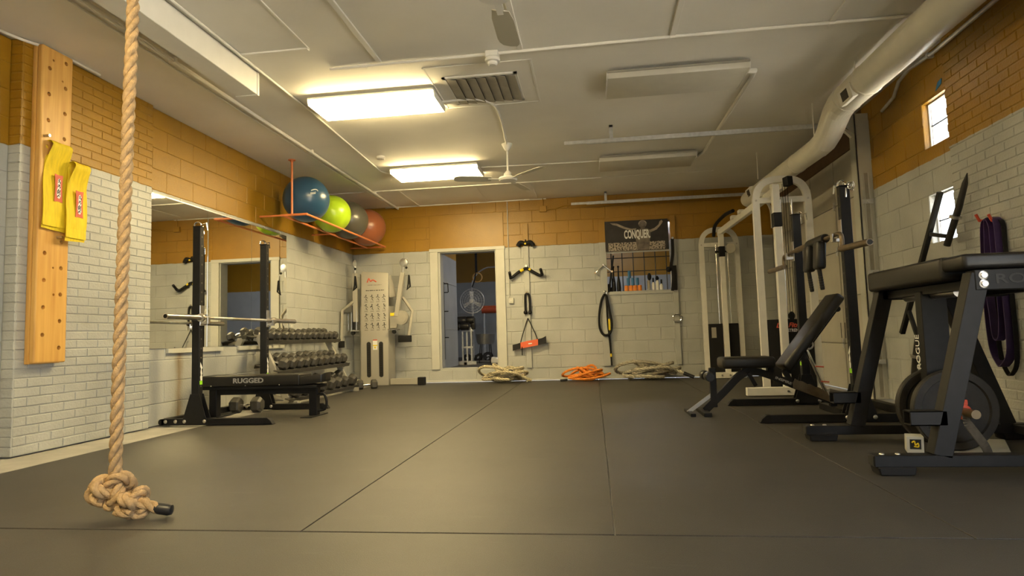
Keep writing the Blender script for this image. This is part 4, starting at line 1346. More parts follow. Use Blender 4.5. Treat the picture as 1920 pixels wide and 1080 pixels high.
# ------------------------------------------------------------------ back wall hangings
# double grip bar on top of the board
t = thing('grip_bar', 'small black curved grip bar hung highest on the wall board', 'grip bar', (3.03, -0.05, 2.26))
MB().tube(curve_pts([(2.90, -0.06, 2.235), (2.945, -0.07, 2.295), (3.03, -0.07, 2.275), (3.115, -0.07, 2.295), (3.16, -0.06, 2.23)], 6), 0.034, 12).build('bar', M['blackm'], t)
MB().tube([(3.03, -0.034, 2.34), (3.03, -0.06, 2.32), (3.03, -0.07, 2.285)], 0.012, 8).build('ring', M['black'], t)
MB().cyl((3.03, -0.11, 2.268), (3.03, -0.098, 2.268), 0.016, 12).build('badge', M['yellow'], t)
# lat pull bar
t = thing('lat_bar', 'wide black bent pulldown bar with yellow bands on the wall board', 'pulldown bar', (3.03, -0.05, 1.85))
MB().tube(curve_pts([(2.765, -0.07, 1.71), (2.80, -0.065, 1.725), (2.90, -0.06, 1.80), (3.03, -0.06, 1.865)], 6), 0.025, 12).build('bar', M['blackm'], t)
MB().tube(curve_pts([(3.03, -0.06, 1.865), (3.16, -0.06, 1.785), (3.25, -0.065, 1.735), (3.295, -0.07, 1.755)], 6), 0.025, 12).build('bar', M['blackm'], t)
for p, q in (((2.765, -0.06, 1.70), (2.765, -0.19, 1.79)), ((3.295, -0.06, 1.74), (3.28, -0.19, 1.82))):
    MB().cyl(p, q, 0.024, 10).build('grip', M['blackm'], t)
for (a, b) in (((2.93, -0.062, 1.815), (2.985, -0.06, 1.845)), ((3.07, -0.06, 1.845), (3.10, -0.06, 1.825))):
    MB().cyl(a, b, 0.0262, 12).build('yellow_band', M['yellow'], t)
MB().lathe([(0.020, -0.008), (0.024, 0), (0.020, 0.008)], (3.03, -0.06, 1.90), (0, 1, 0), 14).build('eye', M['galv'], t)
# triceps rope
t = thing('triceps_rope', 'black two ended pull rope hanging below the bent bar', 'pull rope', (3.03, -0.05, 1.45))
MB().tube(curve_pts([(2.995, -0.06, 1.14), (2.995, -0.06, 1.30), (3.00, -0.06, 1.41), (3.03, -0.06, 1.435), (3.06, -0.06, 1.41), (3.07, -0.06, 1.30), (3.07, -0.06, 1.14)], 6), 0.018, 10).build('rope', M['blackm'], t)
for x in (2.995, 3.07):
    MB().sphere((x, -0.06, 1.125), 0.034, 14, 10).build('end_ball', M['blackm'], t)
MB().lathe([(0.018, -0.01), (0.026, 0), (0.018, 0.01)], (3.03, -0.06, 1.452), (0, 1, 0), 14).build('eye', M['chrome'], t)
# head harness / dip belt in red leather
t = thing('leather_belt', 'orange red and black belt hanging by a strap low on the board', 'belt', (3.03, -0.05, 0.6))
pl = []
bt = MB()
seg = [(2.765, 0.545), (2.84, 0.565), (2.90, 0.58), (3.0, 0.60), (3.10, 0.615), (3.19, 0.63), (3.26, 0.645), (3.325, 0.665)]
hh = [0.050, 0.046, 0.050, 0.052, 0.052, 0.050, 0.050, 0.062]
def ribbon(mb, i0, i1, dy):
    up = [(seg[i][0], -0.10 + 0.05 * abs(seg[i][0] - 3.04) * 1.2 + dy, seg[i][1] + hh[i]) for i in range(i0, i1 + 1)]
    dn = [(seg[i][0], -0.10 + 0.05 * abs(seg[i][0] - 3.04) * 1.2 + dy, seg[i][1] - hh[i]) for i in range(i0, i1 + 1)]
    n = len(up)
    vs = up + dn + [(p[0], p[1] + 0.012, p[2]) for p in up + dn]
    fs = []
    for k in range(n - 1):
        fs += [(k, k + 1, n + k + 1, n + k), (2 * n + k, 2 * n + k + 1, 3 * n + k + 1, 3 * n + k)]
        fs += [(k, k + 1, 2 * n + k + 1, 2 * n + k), (n + k, n + k + 1, 3 * n + k + 1, 3 * n + k)]
    fs += [(0, n, 3 * n, 2 * n), (n - 1, 2 * n - 1, 4 * n - 1, 3 * n - 1)]
    return mb.add(vs, fs)
ribbon(MB(), 0, 2, 0.0).build('end_flap', M['vinyl'], t)
ribbon(MB(), 5, 7, 0.0).build('end_flap', M['vinyl'], t)
ribbon(MB(), 2, 5, -0.006).build('leather', M['redpad'], t)
MB().beam((3.03, -0.108, 0.607), (3.09, -0.108, 0.612), 0.002, 0.018).build('lettering', M['whiteink'], t)
for q in ([(3.03, -0.045, 1.03), (2.99, -0.05, 0.92), (2.925, -0.07, 0.72), (2.90, -0.09, 0.62)], [(3.03, -0.045, 1.03), (3.08, -0.05, 0.92), (3.155, -0.07, 0.75), (3.185, -0.09, 0.66)]):
    c = curve_pts(q, 5)
    sb = MB()
    for a, b in zip(c, c[1:]):
        sb.beam(a, b, 0.004, 0.016, up=(1, 0, 0.3))
    sb.build('strap', M['blackm'], t)
MB().beam((2.925, -0.11, 0.56), (2.925, -0.11, 0.42), 0.004, 0.016, up=(1, 0, 0)).build('strap_tail', M['blackm'], t)

# black hanging band with yellow tab left of the opening
t = thing('resistance_tube', 'black looped exercise tube with yellow tags left of grey panel', 'resistance tube', (4.30, -0.06, 1.39))
loop = curve_pts([(4.31, -0.06, 1.385), (4.25, -0.06, 1.28), (4.205, -0.06, 1.05), (4.20, -0.06, 0.86), (4.24, -0.065, 0.74), (4.31, -0.07, 0.71), (4.375, -0.07, 0.76), (4.40, -0.07, 0.90), (4.37, -0.065, 1.12), (4.33, -0.06, 1.36)], 6)
MB().tube(loop, 0.019, 10).build('loop', M['blackm'], t)
MB().tube([(4.325, -0.05, 1.37), (4.335, -0.05, 0.9), (4.362, -0.05, 0.5), (4.372, -0.05, 0.22)], 0.014, 8).build('tail', M['blackm'], t)
MB().box((4.345, -0.092, 0.79), (4.375, -0.086, 0.97)).build('yellow_tag', M['yellow'], t)
MB().box((4.352, -0.068, 0.36), (4.380, -0.044, 0.41)).build('yellow_tag', M['yellow'], t)
cb = [(4.315 + 0.022 * math.cos(a), -0.05, 1.39 + 0.045 * math.sin(a)) for a in [2 * PI * k / 16 for k in range(16)]]
MB().tube(cb, 0.007, 8, closed=True).build('carabiner', M['chrome'], t)
# small wing shaped bar left of opening
t = thing('chrome_handle', 'chrome V handle hung left of the barred opening', 'handle', (4.30, -0.05, 1.85))
MB().tube([(4.17, -0.05, 1.735), (4.30, -0.06, 1.855), (4.43, -0.05, 1.745)], 0.012, 10).build('bar', M['chrome'], t)
for p in ((4.165, -0.05, 1.73), (4.435, -0.05, 1.74)):
    MB().cyl(p, V(p) + V((0, -0.06, 0.0)), 0.017, 10).build('end_grip', M['chrome'], t)
MB().cyl((4.30, -0.034, 1.86), (4.30, -0.08, 1.86), 0.014, 10).build('eye', M['chrome'], t)
# D handle on the right board
t = thing('stirrup_handle', 'chrome stirrup handle hung on the right wall board', 'handle', (5.44, -0.05, 0.96))
MB().tube([(5.40, -0.06, 0.90), (5.375, -0.06, 0.93), (5.375, -0.06, 0.98), (5.41, -0.06, 1.01), (5.47, -0.06, 1.01), (5.505, -0.06, 0.98), (5.505, -0.06, 0.93), (5.48, -0.06, 0.90)], 0.010, 8).build('yoke', M['chrome'], t)
MB().cyl((5.39, -0.06, 0.90), (5.49, -0.06, 0.90), 0.016, 12).build('grip', M['galv'], t)
MB().cyl((5.44, -0.032, 1.01), (5.44, -0.075, 1.02), 0.009, 8).build('peg', M['galv'], t)
# black straps on right board
t = thing('black_strap', 'black webbing straps hanging at right of the barred opening', 'strap', (5.42, -0.05, 2.2))
sb = MB()
for q, wd_ in (([(5.425, -0.045, 2.24), (5.42, -0.05, 2.0), (5.385, -0.06, 1.80), (5.375, -0.06, 1.72)], 0.05), ([(5.43, -0.05, 1.80), (5.435, -0.06, 1.65), (5.43, -0.06, 1.40)], 0.075), ([(5.40, -0.06, 1.80), (5.41, -0.07, 1.60), (5.385, -0.07, 1.39)], 0.045)):
    c = curve_pts(q, 5)
    for a, b in zip(c, c[1:]):
        sb.beam(a, b, 0.008, wd_, up=(1, 0, 0.01))
sb.build('webbing', M['blackm'], t)
MB().sphere((5.345, -0.06, 1.74), 0.045, 14, 10).build('ball', M['blackm'], t)
MB().cyl((5.43, -0.034, 2.25), (5.43, -0.06, 2.25), 0.02, 10).build('hook', M['chrome'], t)

# poster
t = thing('poster', 'dark sports poster reading CONQUER with outstretched arms figure', 'poster', (4.85, -0.04, 2.06))
MB().box((4.35, -0.040, 2.075), (5.37, -0.034, 2.575)).build('sheet', M['poster'], t)
MB().box((4.40, -0.0412, 2.08), (5.31, -0.040, 2.215)).build('crowd_print', M['crowd'], t)
y = -0.0414
MB().prism([(4.865, y, 2.08), (5.055, y, 2.08), (5.075, y, 2.25), (5.09, y, 2.40), (5.03, y, 2.435), (4.93, y, 2.435), (4.83, y, 2.405), (4.845, y, 2.26)], (0, -0.0006, 0)).build('torso_print', M['postfig'], t)
MB().prism([(4.86, y, 2.42), (4.76, y, 2.41), (4.66, y, 2.44), (4.54, y, 2.50), (4.48, y, 2.515), (4.44, y, 2.545), (4.55, y, 2.535), (4.68, y, 2.47), (4.78, y, 2.435), (4.86, y, 2.44)], (0, -0.0008, 0)).build('arm_print', M['posthi'], t)
MB().prism([(5.06, y, 2.40), (5.15, y, 2.43), (5.22, y, 2.485), (5.24, y, 2.54), (5.275, y, 2.56), (5.29, y, 2.53), (5.265, y, 2.49), (5.19, y, 2.405), (5.09, y, 2.365)], (0, -0.0008, 0)).build('arm_print', M['posthi'], t)
hd = [(4.965 + 0.066 * math.cos(a), y, 2.505 + 0.060 * math.sin(a)) for a in [2 * PI * k / 18 for k in range(18)]]
MB().prism(hd, (0, -0.0007, 0)).prism([(4.925, y, 2.42), (5.005, y, 2.42), (5.0, y, 2.46), (4.93, y, 2.46)], (0, -0.0007, 0)).build('head_print', M['postfig'], t)
hl = [(4.965 + rr * math.cos(a), y - 0.0009, 2.508 + rr * 0.9 * math.sin(a)) for rr, rng in ((0.068, range(0, 13)), (0.052, range(12, -1, -1))) for a in [PI * 1.0 * k / 12 + 0.1 for k in rng]]
MB().prism(hl, (0, -0.0004, 0)).build('hair_light_print', M['posthi'], t)
text('lettering', 'CONQUER.', 0.19, M['whiteink'], t, (4.66, -0.0432, 2.28), (1, 0, 0), (0, 0, 1), bold=0.006, fit=0.42)
o = MB().box((4.36, -0.005, 2.05), (5.40, 0.01, 2.075)).build('trim_4', M['trimpaint'], at=(4.88, 0, 2.05)); structure(o, 'rail under the poster', 'trim')
# grille in the opening
t = thing('window_grille', 'dark iron bar grille in the opening under the poster', 'grille', (4.88, 0.15, 1.38))
for k in range(6):
    x = 4.44 + k * 0.18
    MB().cyl((x, 0.17, 1.38), (x, 0.17, 2.56), 0.008, 8).build('bar', M['grille'], t)
for z in (1.76, 1.985):
    MB().cyl((4.36, 0.182, z), (5.40, 0.182, z), 0.007, 8).build('cross_bar', M['grille'], t)
o = MB().box((4.362, -0.02, 1.365), (5.398, 0.2, 1.385)).build('trim_5', M['greypaint'], at=(4.88, 0.1, 1.365)); structure(o, 'grey sill of the barred opening', 'sill')
# things on the sill
SZ = 1.3852
club = [(0.018, 0.0), (0.030, 0.02), (0.036, 0.09), (0.030, 0.18), (0.014, 0.28), (0.010, 0.40), (0.011, 0.43), (0.017, 0.445), (0.012, 0.46)]
for x, lb in ((4.465, 'black wooden exercise club, left of the pair on the sill'), (4.545, 'black wooden exercise club, right of the pair on the sill')):
    o = thing('exercise_club', lb, 'club', (x, 0.08, SZ), 'clubs on the sill')
    MB().lathe(club, (x, 0.08, SZ), n=16).build('body', M['black'], o)
    MB().lathe([(0.0175, 0.44), (0.019, 0.45), (0.012, 0.462)], (x, 0.08, SZ), n=12).build('knob', M['blackm'], o)
o = MB().beam((4.375, 0.02, SZ + 0.012), (4.475, 0.06, 2.02), 0.03, 0.022, up=(0, 1, 0)).cyl((4.373, 0.02, SZ + 0.02), (4.39, 0.03, SZ + 0.16), 0.026, 10).build('baton', M['black'], at=(4.38, 0.03, SZ))
tag(o, 'long black baton leaning in the left corner of the opening', 'baton')
o = MB().lathe([(0.028, 0), (0.026, 0.06), (0.012, 0.10), (0.006, 0.11)], (4.425, 0.06, SZ), n=14).build('cone_weight', M['black'], at=(4.425, 0.06, SZ))
tag(o, 'short black cone beside the baton on the sill', 'cone')
for k, x in enumerate((4.668, 4.740, 4.812, 4.884)):
    o = MB().cyl((x, 0.07, SZ), (x, 0.07, SZ + 0.125), 0.034, 20).cyl((x, 0.07, SZ + 0.125), (x, 0.07, SZ + 0.128), 0.028, 20).build('foam_cylinder', M['orange'], at=(x, 0.07, SZ), bevel=0.003)
    tag(o, 'orange foam cylinder, %s from left on the sill' % ORD[k], 'cylinder', 'orange cylinders on the sill')
for k, (x, z) in enumerate(((4.700, 0), (4.775, 0), (4.848, 0), (4.722, 1))):
    z0 = SZ + 0.129 + z * 0.122
    o = MB().cyl((x, 0.07, z0), (x, 0.07, z0 + 0.12), 0.025, 18).cyl((x, 0.07, z0 + 0.12), (x, 0.07, z0 + 0.1215), 0.020, 18).build('foam_cylinder', M['blue'], at=(x, 0.07, z0), bevel=0.003)
    tag(o, ['blue cylinder standing on the left orange cylinders', 'blue cylinder standing on the middle orange cylinders', 'blue cylinder standing on the right orange cylinders', 'topmost blue cylinder of the stacked pyramid'][k], 'cylinder', 'blue cylinders on the sill')
o = thing('massage_stick', 'grey roller bottle with black ball top on the sill', 'bottle', (5.03, 0.08, SZ))
MB().cyl((5.03, 0.08, SZ), (5.03, 0.08, SZ + 0.2), 0.028, 16).build('body', M['dust'], o)
MB().sphere((5.045, 0.08, SZ + 0.26), 0.042, 16, 10, (0.8, 0.8, 1.5)).build('top', M['blackm'], o)
for k, (x, hgt, m) in enumerate(((5.105, 0.17, 'white'), (5.17, 0.20, 'white'), (5.235, 0.14, 'white'))):
    o = thing('white_bottle', ['short white bottle beside the grey roller', 'tall white bottle with black cap on the sill', 'small white bottle nearest the black straps'][k], 'bottle', (x, 0.09, SZ), 'white bottles on the sill')
    MB().lathe([(0.026, 0), (0.028, 0.01), (0.028, hgt - 0.03), (0.012, hgt)], (x, 0.09, SZ), n=16).build('body', M[m], o)
    MB().lathe([(0.014, hgt), (0.034 if k == 1 else 0.014, hgt + 0.03), (0.012, hgt + 0.07)], (x, 0.09, SZ), n=12).build('cap', M['blackm'], o)

# ------------------------------------------------------------------ coiled ropes on the floor
def coil(name, label, cx, cy, ax, ay, loops, R, m, seed, zmax):
    rnd = random.Random(seed)
    pts = []
    N = 26
    ph = rnd.random() * 6
    for k in range(loops * N + 1):
        q = k / (loops * N)
        a = 2 * PI * k / N + ph
        lp = k / N
        sx = ax * (0.62 + 0.34 * math.sin(lp * 1.9 + seed)) + 0.02
        sy = ay * (0.70 + 0.28 * math.cos(lp * 2.3 + seed * 2))
        ox = 0.09 * math.sin(lp * 1.37 + seed) * ax * 2
        z = R + (zmax - 2 * R) * q ** 0.7 * (0.66 + 0.34 * math.sin(a + 2.1 * lp + seed)) + 0.012 * math.sin(2 * a + lp)
        pts.append((cx + ox + sx * math.cos(a), cy + sy * math.sin(a), max(R, z)))
    t = thing(name, label, 'rope', (cx, cy, 0), 'coiled battle ropes by the far wall')
    twist_rope(MB(), curve_pts(pts, 2), R, R * 6.2, 0.016, n=6).build('coil', M[m], t, angle=1.2)
    return t, pts
t, p = coil('coiled_rope', 'cream battle rope coiled on the floor below the doorway board', 2.66, -0.34, 0.36, 0.24, 8, 0.024, 'natrope', 2, 0.32)
MB().cyl((2.70, -0.50, 0.20), (2.80, -0.53, 0.185), 0.027, 12).build('end_sleeve', M['tape'], t)
twist_rope(MB(), curve_pts([(2.95, -0.42, 0.10), (3.02, -0.40, 0.06), (3.09, -0.36, 0.026)], 6), 0.024, 0.15, 0.014).build('tail', M['natrope'], t, angle=1.2)
t, p = coil('coiled_rope', 'orange battle rope coiled on the floor in the middle', 3.96, -0.30, 0.33, 0.20, 7, 0.020, 'orangerope', 5, 0.26)
MB().tube([(3.66, -0.40, 0.03), (3.60, -0.42, 0.025), (3.55, -0.42, 0.022)], 0.018, 10).build('end_sleeve', M['tape'], t)
t, p = coil('coiled_rope', 'pale thick battle rope coiled on the floor below the poster', 4.96, -0.30, 0.46, 0.20, 7, 0.028, 'palerope', 9, 0.33)
twist_rope(MB(), curve_pts([(5.25, -0.34, 0.16), (5.36, -0.38, 0.13), (5.46, -0.41, 0.09)], 6), 0.028, 0.17, 0.014).build('tail', M['palerope'], t, angle=1.2)
MB().tube([(5.45, -0.41, 0.095), (5.54, -0.43, 0.055), (5.60, -0.44, 0.03)], 0.028, 12).build('end_sleeve', M['tape'], t)

# ------------------------------------------------------------------ things in the back room
t = thing('pedestal_fan', 'round steel cage fan seen through the doorway', 'fan', (1.50, 3.0, FB))
fc = V((1.50, 3.0, 1.53)); R0 = 0.265
for rr in (R0, R0 * 0.8, R0 * 0.6, R0 * 0.4, R0 * 0.2):
    MB().tube([fc + V((rr * math.cos(a), -0.05 + 0.06 * (rr / R0) ** 2, rr * math.sin(a))) for a in [2 * PI * k / 40 for k in range(40)]], 0.004 if rr < R0 else 0.009, 6, closed=True).build('cage_ring', M['galv'], t)
sp_ = MB()
for k in range(24):
    a = 2 * PI * k / 24
    sp_.tube([fc + V((r_ * math.cos(a), -0.05 + 0.06 * (r_ / R0) ** 2, r_ * math.sin(a))) for r_ in (0.03, 0.14, R0)], 0.0022, 4)
sp_.build('cage_wires', M['galv'], t)
for k in range(3):
    a = PI / 2 + k * 2 * PI / 3
    d = V((math.cos(a), 0, math.sin(a))); s = V((-math.sin(a), 0, math.cos(a)))
    MB().prism([fc + d * 0.05 - s * 0.03, fc + d * 0.05 + s * 0.03, fc + d * 0.22 + s * 0.045 + V((0, -0.02, 0)), fc + d * 0.22 - s * 0.035 + V((0, 0.02, 0))], (0, 0.006, 0)).build('blade', M['white'], t)
MB().cyl(fc + V((0, -0.06, 0)), fc + V((0, 0.14, 0)), 0.045, 16).build('motor', M['galv'], t)
MB().cyl((1.50, 3.05, FB), (1.50, 3.05, 1.50), 0.022, 10).build('pole', M['galv'], t)
MB().lathe([(0.25, 0), (0.25, 0.02), (0.05, 0.04)], (1.50, 3.05, FB), n=24).build('base', M['black'], t)

t = thing('leg_machine', 'weight machine with black roller pads beyond the doorway', 'exercise machine', (1.45, 2.2, FB))
for (c, L, r_) in (((1.42, 2.25, 1.09), 0.2, 0.085), ((1.60, 2.25, 1.09), 0.16, 0.085)):
    MB().lathe([(r_ * 0.9, -L / 2), (r_, -L / 2 + 0.02), (r_, L / 2 - 0.02), (r_ * 0.9, L / 2)], c, (1, 0, 0), 18).build('roller_pad', M['vinyl'], t)
MB().lathe([(0.075, -0.09), (0.08, -0.07), (0.08, 0.07), (0.075, 0.09)], (1.51, 2.12, 0.97), (1, 0, 0), 18).build('roller_pad', M['vinyl'], t)
MB().lathe([(0.07, -0.08), (0.075, -0.06), (0.075, 0.06), (0.07, 0.08)], (1.30, 2.20, 0.96), (1, 0.2, 0), 18).build('roller_pad', M['vinyl'], t)
MB().box((1.60, 2.20, 0.90), (1.70, 2.34, 1.14)).build('seat_pad', M['vinyl'], t, bevel=0.02, seg=2)
for x in (1.44, 1.53, 1.62):
    MB().box((x - 0.015, 2.20, FB), (x + 0.015, 2.24, 0.95)).build('frame_post', M['galv'], t)
MB().box((1.42, 2.19, 0.52), (1.66, 2.25, 0.56)).box((1.42, 2.19, 0.86), (1.66, 2.25, 0.89)).build('cross_frame', M['galv'], t)
MB().tube([(1.12 + 0.08, 2.15, 0.90), (1.40, 2.20, 0.93)], 0.012, 8).build('handle', M['black'], t)
MB().box((1.30, 2.0, FB), (1.75, 2.06, FB + 0.06)).box((1.30, 2.30, FB), (1.66, 2.36, FB + 0.06)).box((1.50, 2.0, FB), (1.56, 2.36, FB + 0.05)).build('base', M['galv'], t)

t = thing('steel_tub', 'grey oval steel tub on legs beyond the doorway', 'tub', (1.84, 2.62, FB))
MB().lathe([(0.15, 0.0), (0.185, 0.06), (0.20, 0.20), (0.21, 0.215), (0.195, 0.215), (0.18, 0.07), (0.14, 0.02)], (1.84, 2.62, 0.59), n=28).build('basin', M['stainless'], t)
for k in range(4):
    a = PI / 4 + k * PI / 2
    MB().tube([(1.84 + 0.13 * math.cos(a), 2.62 + 0.13 * math.sin(a), 0.61), (1.84 + 0.17 * math.cos(a), 2.62 + 0.17 * math.sin(a), FB)], 0.010, 8).build('leg', M['black'], t)

t = thing('padded_rail', 'orange red padded rail across the back room', 'rail', (2.1, 5.6, FB))
MB().cyl((1.25, 5.6, 1.45), (2.86, 5.6, 1.45), 0.10, 20).build('padding', M['redpad'], t)
MB().cyl((2.86, 5.6, 1.45), (2.94, 5.6, 1.45), 0.11, 20).build('end_cap', M['blackm'], t)
for x in (1.30, 2.90):
    MB().cyl((x, 5.6, FB), (x, 5.6, 1.45), 0.03, 10).build('post', M['galv'], t)

t = thing('gym_ring', 'gymnastic ring on black strap hanging in the back room', 'gym ring', (1.63, 3.0, 2.0))
MB().box((1.585, 2.99, 2.14), (1.635, 3.0, 3.36)).build('strap', M['blackm'], t)
MB().tube([(1.63 + 0.10 * math.cos(a), 3.0, 2.04 + 0.10 * math.sin(a)) for a in [2 * PI * k / 28 for k in range(28)]], 0.013, 8, closed=True).build('ring', M['wood'], t)
MB().tube([(1.60, 2.99, 2.14), (1.57, 2.99, 1.98), (1.51, 2.99, 1.83)], 0.014, 8).build('strap_tail', M['blackm'], t)

t = thing('wall_rack', 'black wall mounted rung rack just inside the doorway', 'wall rack', (1.45, 0.75, FB))
MB().box((1.448, 0.60, 0.36), (1.458, 0.63, 1.75)).build('upright', M['black'], t)
for z in (1.72, 1.56, 1.22, 0.75):
    MB().tube([(1.452, 0.615, z), (1.53, 0.615, z)], 0.009, 8).build('rung', M['black'], t)
MB().tube([(1.53, 0.615, 1.72), (1.535, 0.615, 1.56)], 0.009, 8).build('link', M['black'], t)
pipe('conduit', 'galvanised conduit arching over the back room', curve_pts([(1.30, 4.0, FB), (1.30, 4.0, 1.0), (1.30, 4.0, 1.8), (1.36, 4.0, 2.12), (1.60, 4.0, 2.33), (2.0, 4.0, 2.37), (3.6, 4.0, 2.38)], 6), 0.016, 'galv')
rb = random.Random(11)
for k in range(7):
    x = 1.32 + k * 0.10; yy = 2.9 + rb.random() * 0.7
    o = thing('weight_plate', 'dark weight plate in the floor clutter beyond the doorway, %s from left' % ORD[k], 'weight plate', (x, yy, FB), 'plates on the back room floor')
    r_ = 0.07 + 0.05 * rb.random(); ti_ = rb.uniform(0.5, 1.3)
    ax = V((rb.uniform(-.6, .6), -math.sin(ti_), math.cos(ti_) + 0.2)).normalized()
    MB().lathe([(r_ * 0.4, -0.012), (r_, -0.012), (r_, 0.012), (r_ * 0.4, 0.012)], (x, yy, FB + r_ * 0.9), ax, 18).build('disc', M['iron'], o)
    MB().lathe([(0.02, -0.02), (0.032, -0.014), (0.032, 0.014), (0.02, 0.02)], (x, yy, FB + r_ * 0.9), ax, 12).build('hub', M['galv'], o)
o = MB().cyl((1.22, 2.75, FB + 0.03), (2.05, 2.65, FB + 0.03), 0.02, 10).cyl((1.30, 2.74, FB + 0.03), (1.45, 2.72, FB + 0.03), 0.03, 10).build('loading_bar', M['steel'], at=(1.7, 2.7, FB)); tag(o, 'steel bar lying across the back room floor clutter', 'bar')
o = MB().box((1.25, 2.2, FB), (1.62, 2.62, FB + 0.10)).build('floor_platform', M['black'], at=(1.4, 2.4, FB), bevel=0.01); tag(o, 'low black platform on the back room floor', 'platform')
bpy.data.objects.remove(o)
o = MB().prism([(1.95, 2.5, FB), (2.20, 2.5, FB), (2.08, 2.5, FB + 0.10), (1.98, 2.5, FB + 0.12)], (0, 0.3, 0)).build('wedge_block', M['white'], at=(2.05, 2.6, FB), bevel=0.005); tag(o, 'white wedge block on the back room floor', 'wedge')

# ================================================================== RIGHT SIDE
def sweep(mb, pts, wd, th, up):
    """rectangular bar swept along a planar path; wd in plane, th along up"""
    pts = [V(p) for p in pts]
    up = V(up).normalized()
    m = len(pts)
    k = len(mb.v)
    for i in range(m):
        tg = (pts[min(i + 1, m - 1)] - pts[max(i - 1, 0)]).normalized()
        sd = tg.cross(up).normalized()
        for (a, b) in ((-1, -1), (1, -1), (1, 1), (-1, 1)):
            mb.v.append(pts[i] + sd * a * wd / 2 + up * b * th / 2)
    for i in range(m - 1):
        for j in range(4):
            j2 = (j + 1) % 4
            mb.f.append((k + 4 * i + j, k + 4 * i + j2, k + 4 * i + 4 + j2, k + 4 * i + 4 + j))
    mb.f.append((k, k + 1, k + 2, k + 3))
    mb.f.append((k + 4 * m - 4, k + 4 * m - 3, k + 4 * m - 2, k + 4 * m - 1))
    return mb

# white cable crossover: two arched towers joined by a beam
t = thing('cable_crossover', 'tall white twin tower cable crossover machine on the right', 'exercise machine', (6.2, -1.7, 0))
def tower(xl, xr, y, zt, near):
    r = (xr - xl) / 2
    cx = (xl + xr) / 2
    ry = 0.27
    path = [(xl, y, 0.0), (xl, y, 1.0)] + [(cx - r * math.cos(a), y, zt - ry + ry * math.sin(a)) for a in [PI * k / 16 for k in range(17)]] + [(xr, y, 1.0), (xr, y, 0.0)]
    # squarer shoulders
    path = [path[0], path[1]] + [(cx - r * (abs(math.cos(a)) ** 0.7) * (1 if math.cos(a) >= 0 else -1), y, zt - ry + ry * (abs(math.sin(a)) ** 0.8)) for a in [PI * k / 20 for k in range(21)]] + [path[-2], path[-1]]
    sweep(MB(), path, 0.075, 0.05, (0, 1, 0)).build('arch_frame', M['whitemetal'], t, angle=0.9)
    MB().box((xl + 0.03, y - 0.02, zt - 0.27), (xr - 0.03, y + 0.02, zt - 0.205)).build('cross_tube', M['whitemetal'], t, bevel=0.004)
    for xx in (xl, xr):
        MB().cyl((xx, y - 0.03, zt - 0.235), (xx, y - 0.02, zt - 0.235), 0.012, 10).build('bolt', M['steel'], t)
    # carriage column with carriage and swivel pulley
    xc = cx - 0.09 if near else cx + 0.02
    MB().box((xc - 0.038, y - 0.13, 0.08), (xc + 0.038, y - 0.06, zt - 0.08)).build('carriage_column', M['whitemetal'], t, bevel=0.004)
    cr = MB().box((xc - 0.045, y - 0.14, 1.86), (xc + 0.045, y - 0.05, 2.02)).build('carriage', M['black'], t, bevel=0.005)
    if not near:
        MB().lathe([(0.05, -0.015), (0.075, -0.012), (0.075, 0.012), (0.05, 0.015)], (xc + 0.13, y - 0.12, 1.98), (0.3, 1, 0), 18).build('pulley', M['dust'], cr)
        MB().cyl((xc - 0.10, y - 0.10, 1.94), (xc + 0.10, y - 0.10, 1.94), 0.014, 8).build('pin', M['blackm'], cr)
    for dx in ((0.07, 0.19) if near else (-0.07, 0.10)):
        MB().cyl((xc + dx, y - 0.02, 0.10), (xc + dx, y - 0.02, zt - 0.24), 0.012, 12).build('guide_rod', M['chrome'], t)
    for dx in ((0.10, 0.125, 0.155) if near else (0.03, 0.05)):
        MB().cyl((xc + dx, y - 0.03, 0.80), (xc + dx, y - 0.03, zt - 0.06), 0.003, 6).build('cable', M['black'], t)
    sh = MB().box((xl + 0.05, y - 0.045, 0.06), (xr - 0.045, y + 0.06, 0.835)).build('weight_shroud', M['blackm'], t, bevel=0.005)
    if near:
        MB().sphere((xc + 0.115, y - 0.02, 0.87), 0.035, 14, 10, (1, 1, 1.4)).build('stack_guide', M['blackm'], t)
        text('lettering', 'Life Fitness', 0.072, M['redink'], sh, (xl + 0.125, y - 0.0458, 0.745), (1, 0, 0), (0, 0, 1), shear=0.3, bold=0.002, fit=0.34)
        text('lettering', 'STRENGTH', 0.048, M['whiteink'], sh, (xl + 0.245, y - 0.0458, 0.695), (1, 0, 0), (0, 0, 1), bold=0.0015, fit=0.20)
    else:
        MB().box((xl + 0.08, y - 0.047, 0.62), (xl + 0.15, y - 0.0455, 0.78)).build('placard', M['silver2'], sh)
    MB().box((xl - 0.25 if near else xl - 0.13, y - 0.16, 0.012), (xr - 0.10, y - 0.09, 0.10)).build('base_rail', M['whitemetal'], t, bevel=0.005)
    MB().beam((xl + 0.32, y - 0.12, 0.055), (xl + 0.50, y - 0.40 if near else y - 0.2, 0.055), 0.06, 0.085).build('base_rail', M['whitemetal'], t, bevel=0.004)
    for dx in (0.18, 0.30):
        MB().cyl((xl + dx, y - 0.168, 0.055), (xl + dx, y - 0.16, 0.055), 0.014, 10).build('bolt', M['steel'], t)
tower(5.985, 6.545, -3.03, 2.42, True)
tower(5.82, 6.35, -0.36, 2.30, False)
MB().beam((6.10, -0.32, 2.245), (6.33, -3.12, 2.375), 0.06, 0.09).build('top_beam', M['whitemetal'], t, bevel=0.004)
MB().beam((6.31, -3.06, 2.372), (6.34, -3.14, 2.378), 0.066, 0.10).build('beam_end_cap', M['blackm'], t)
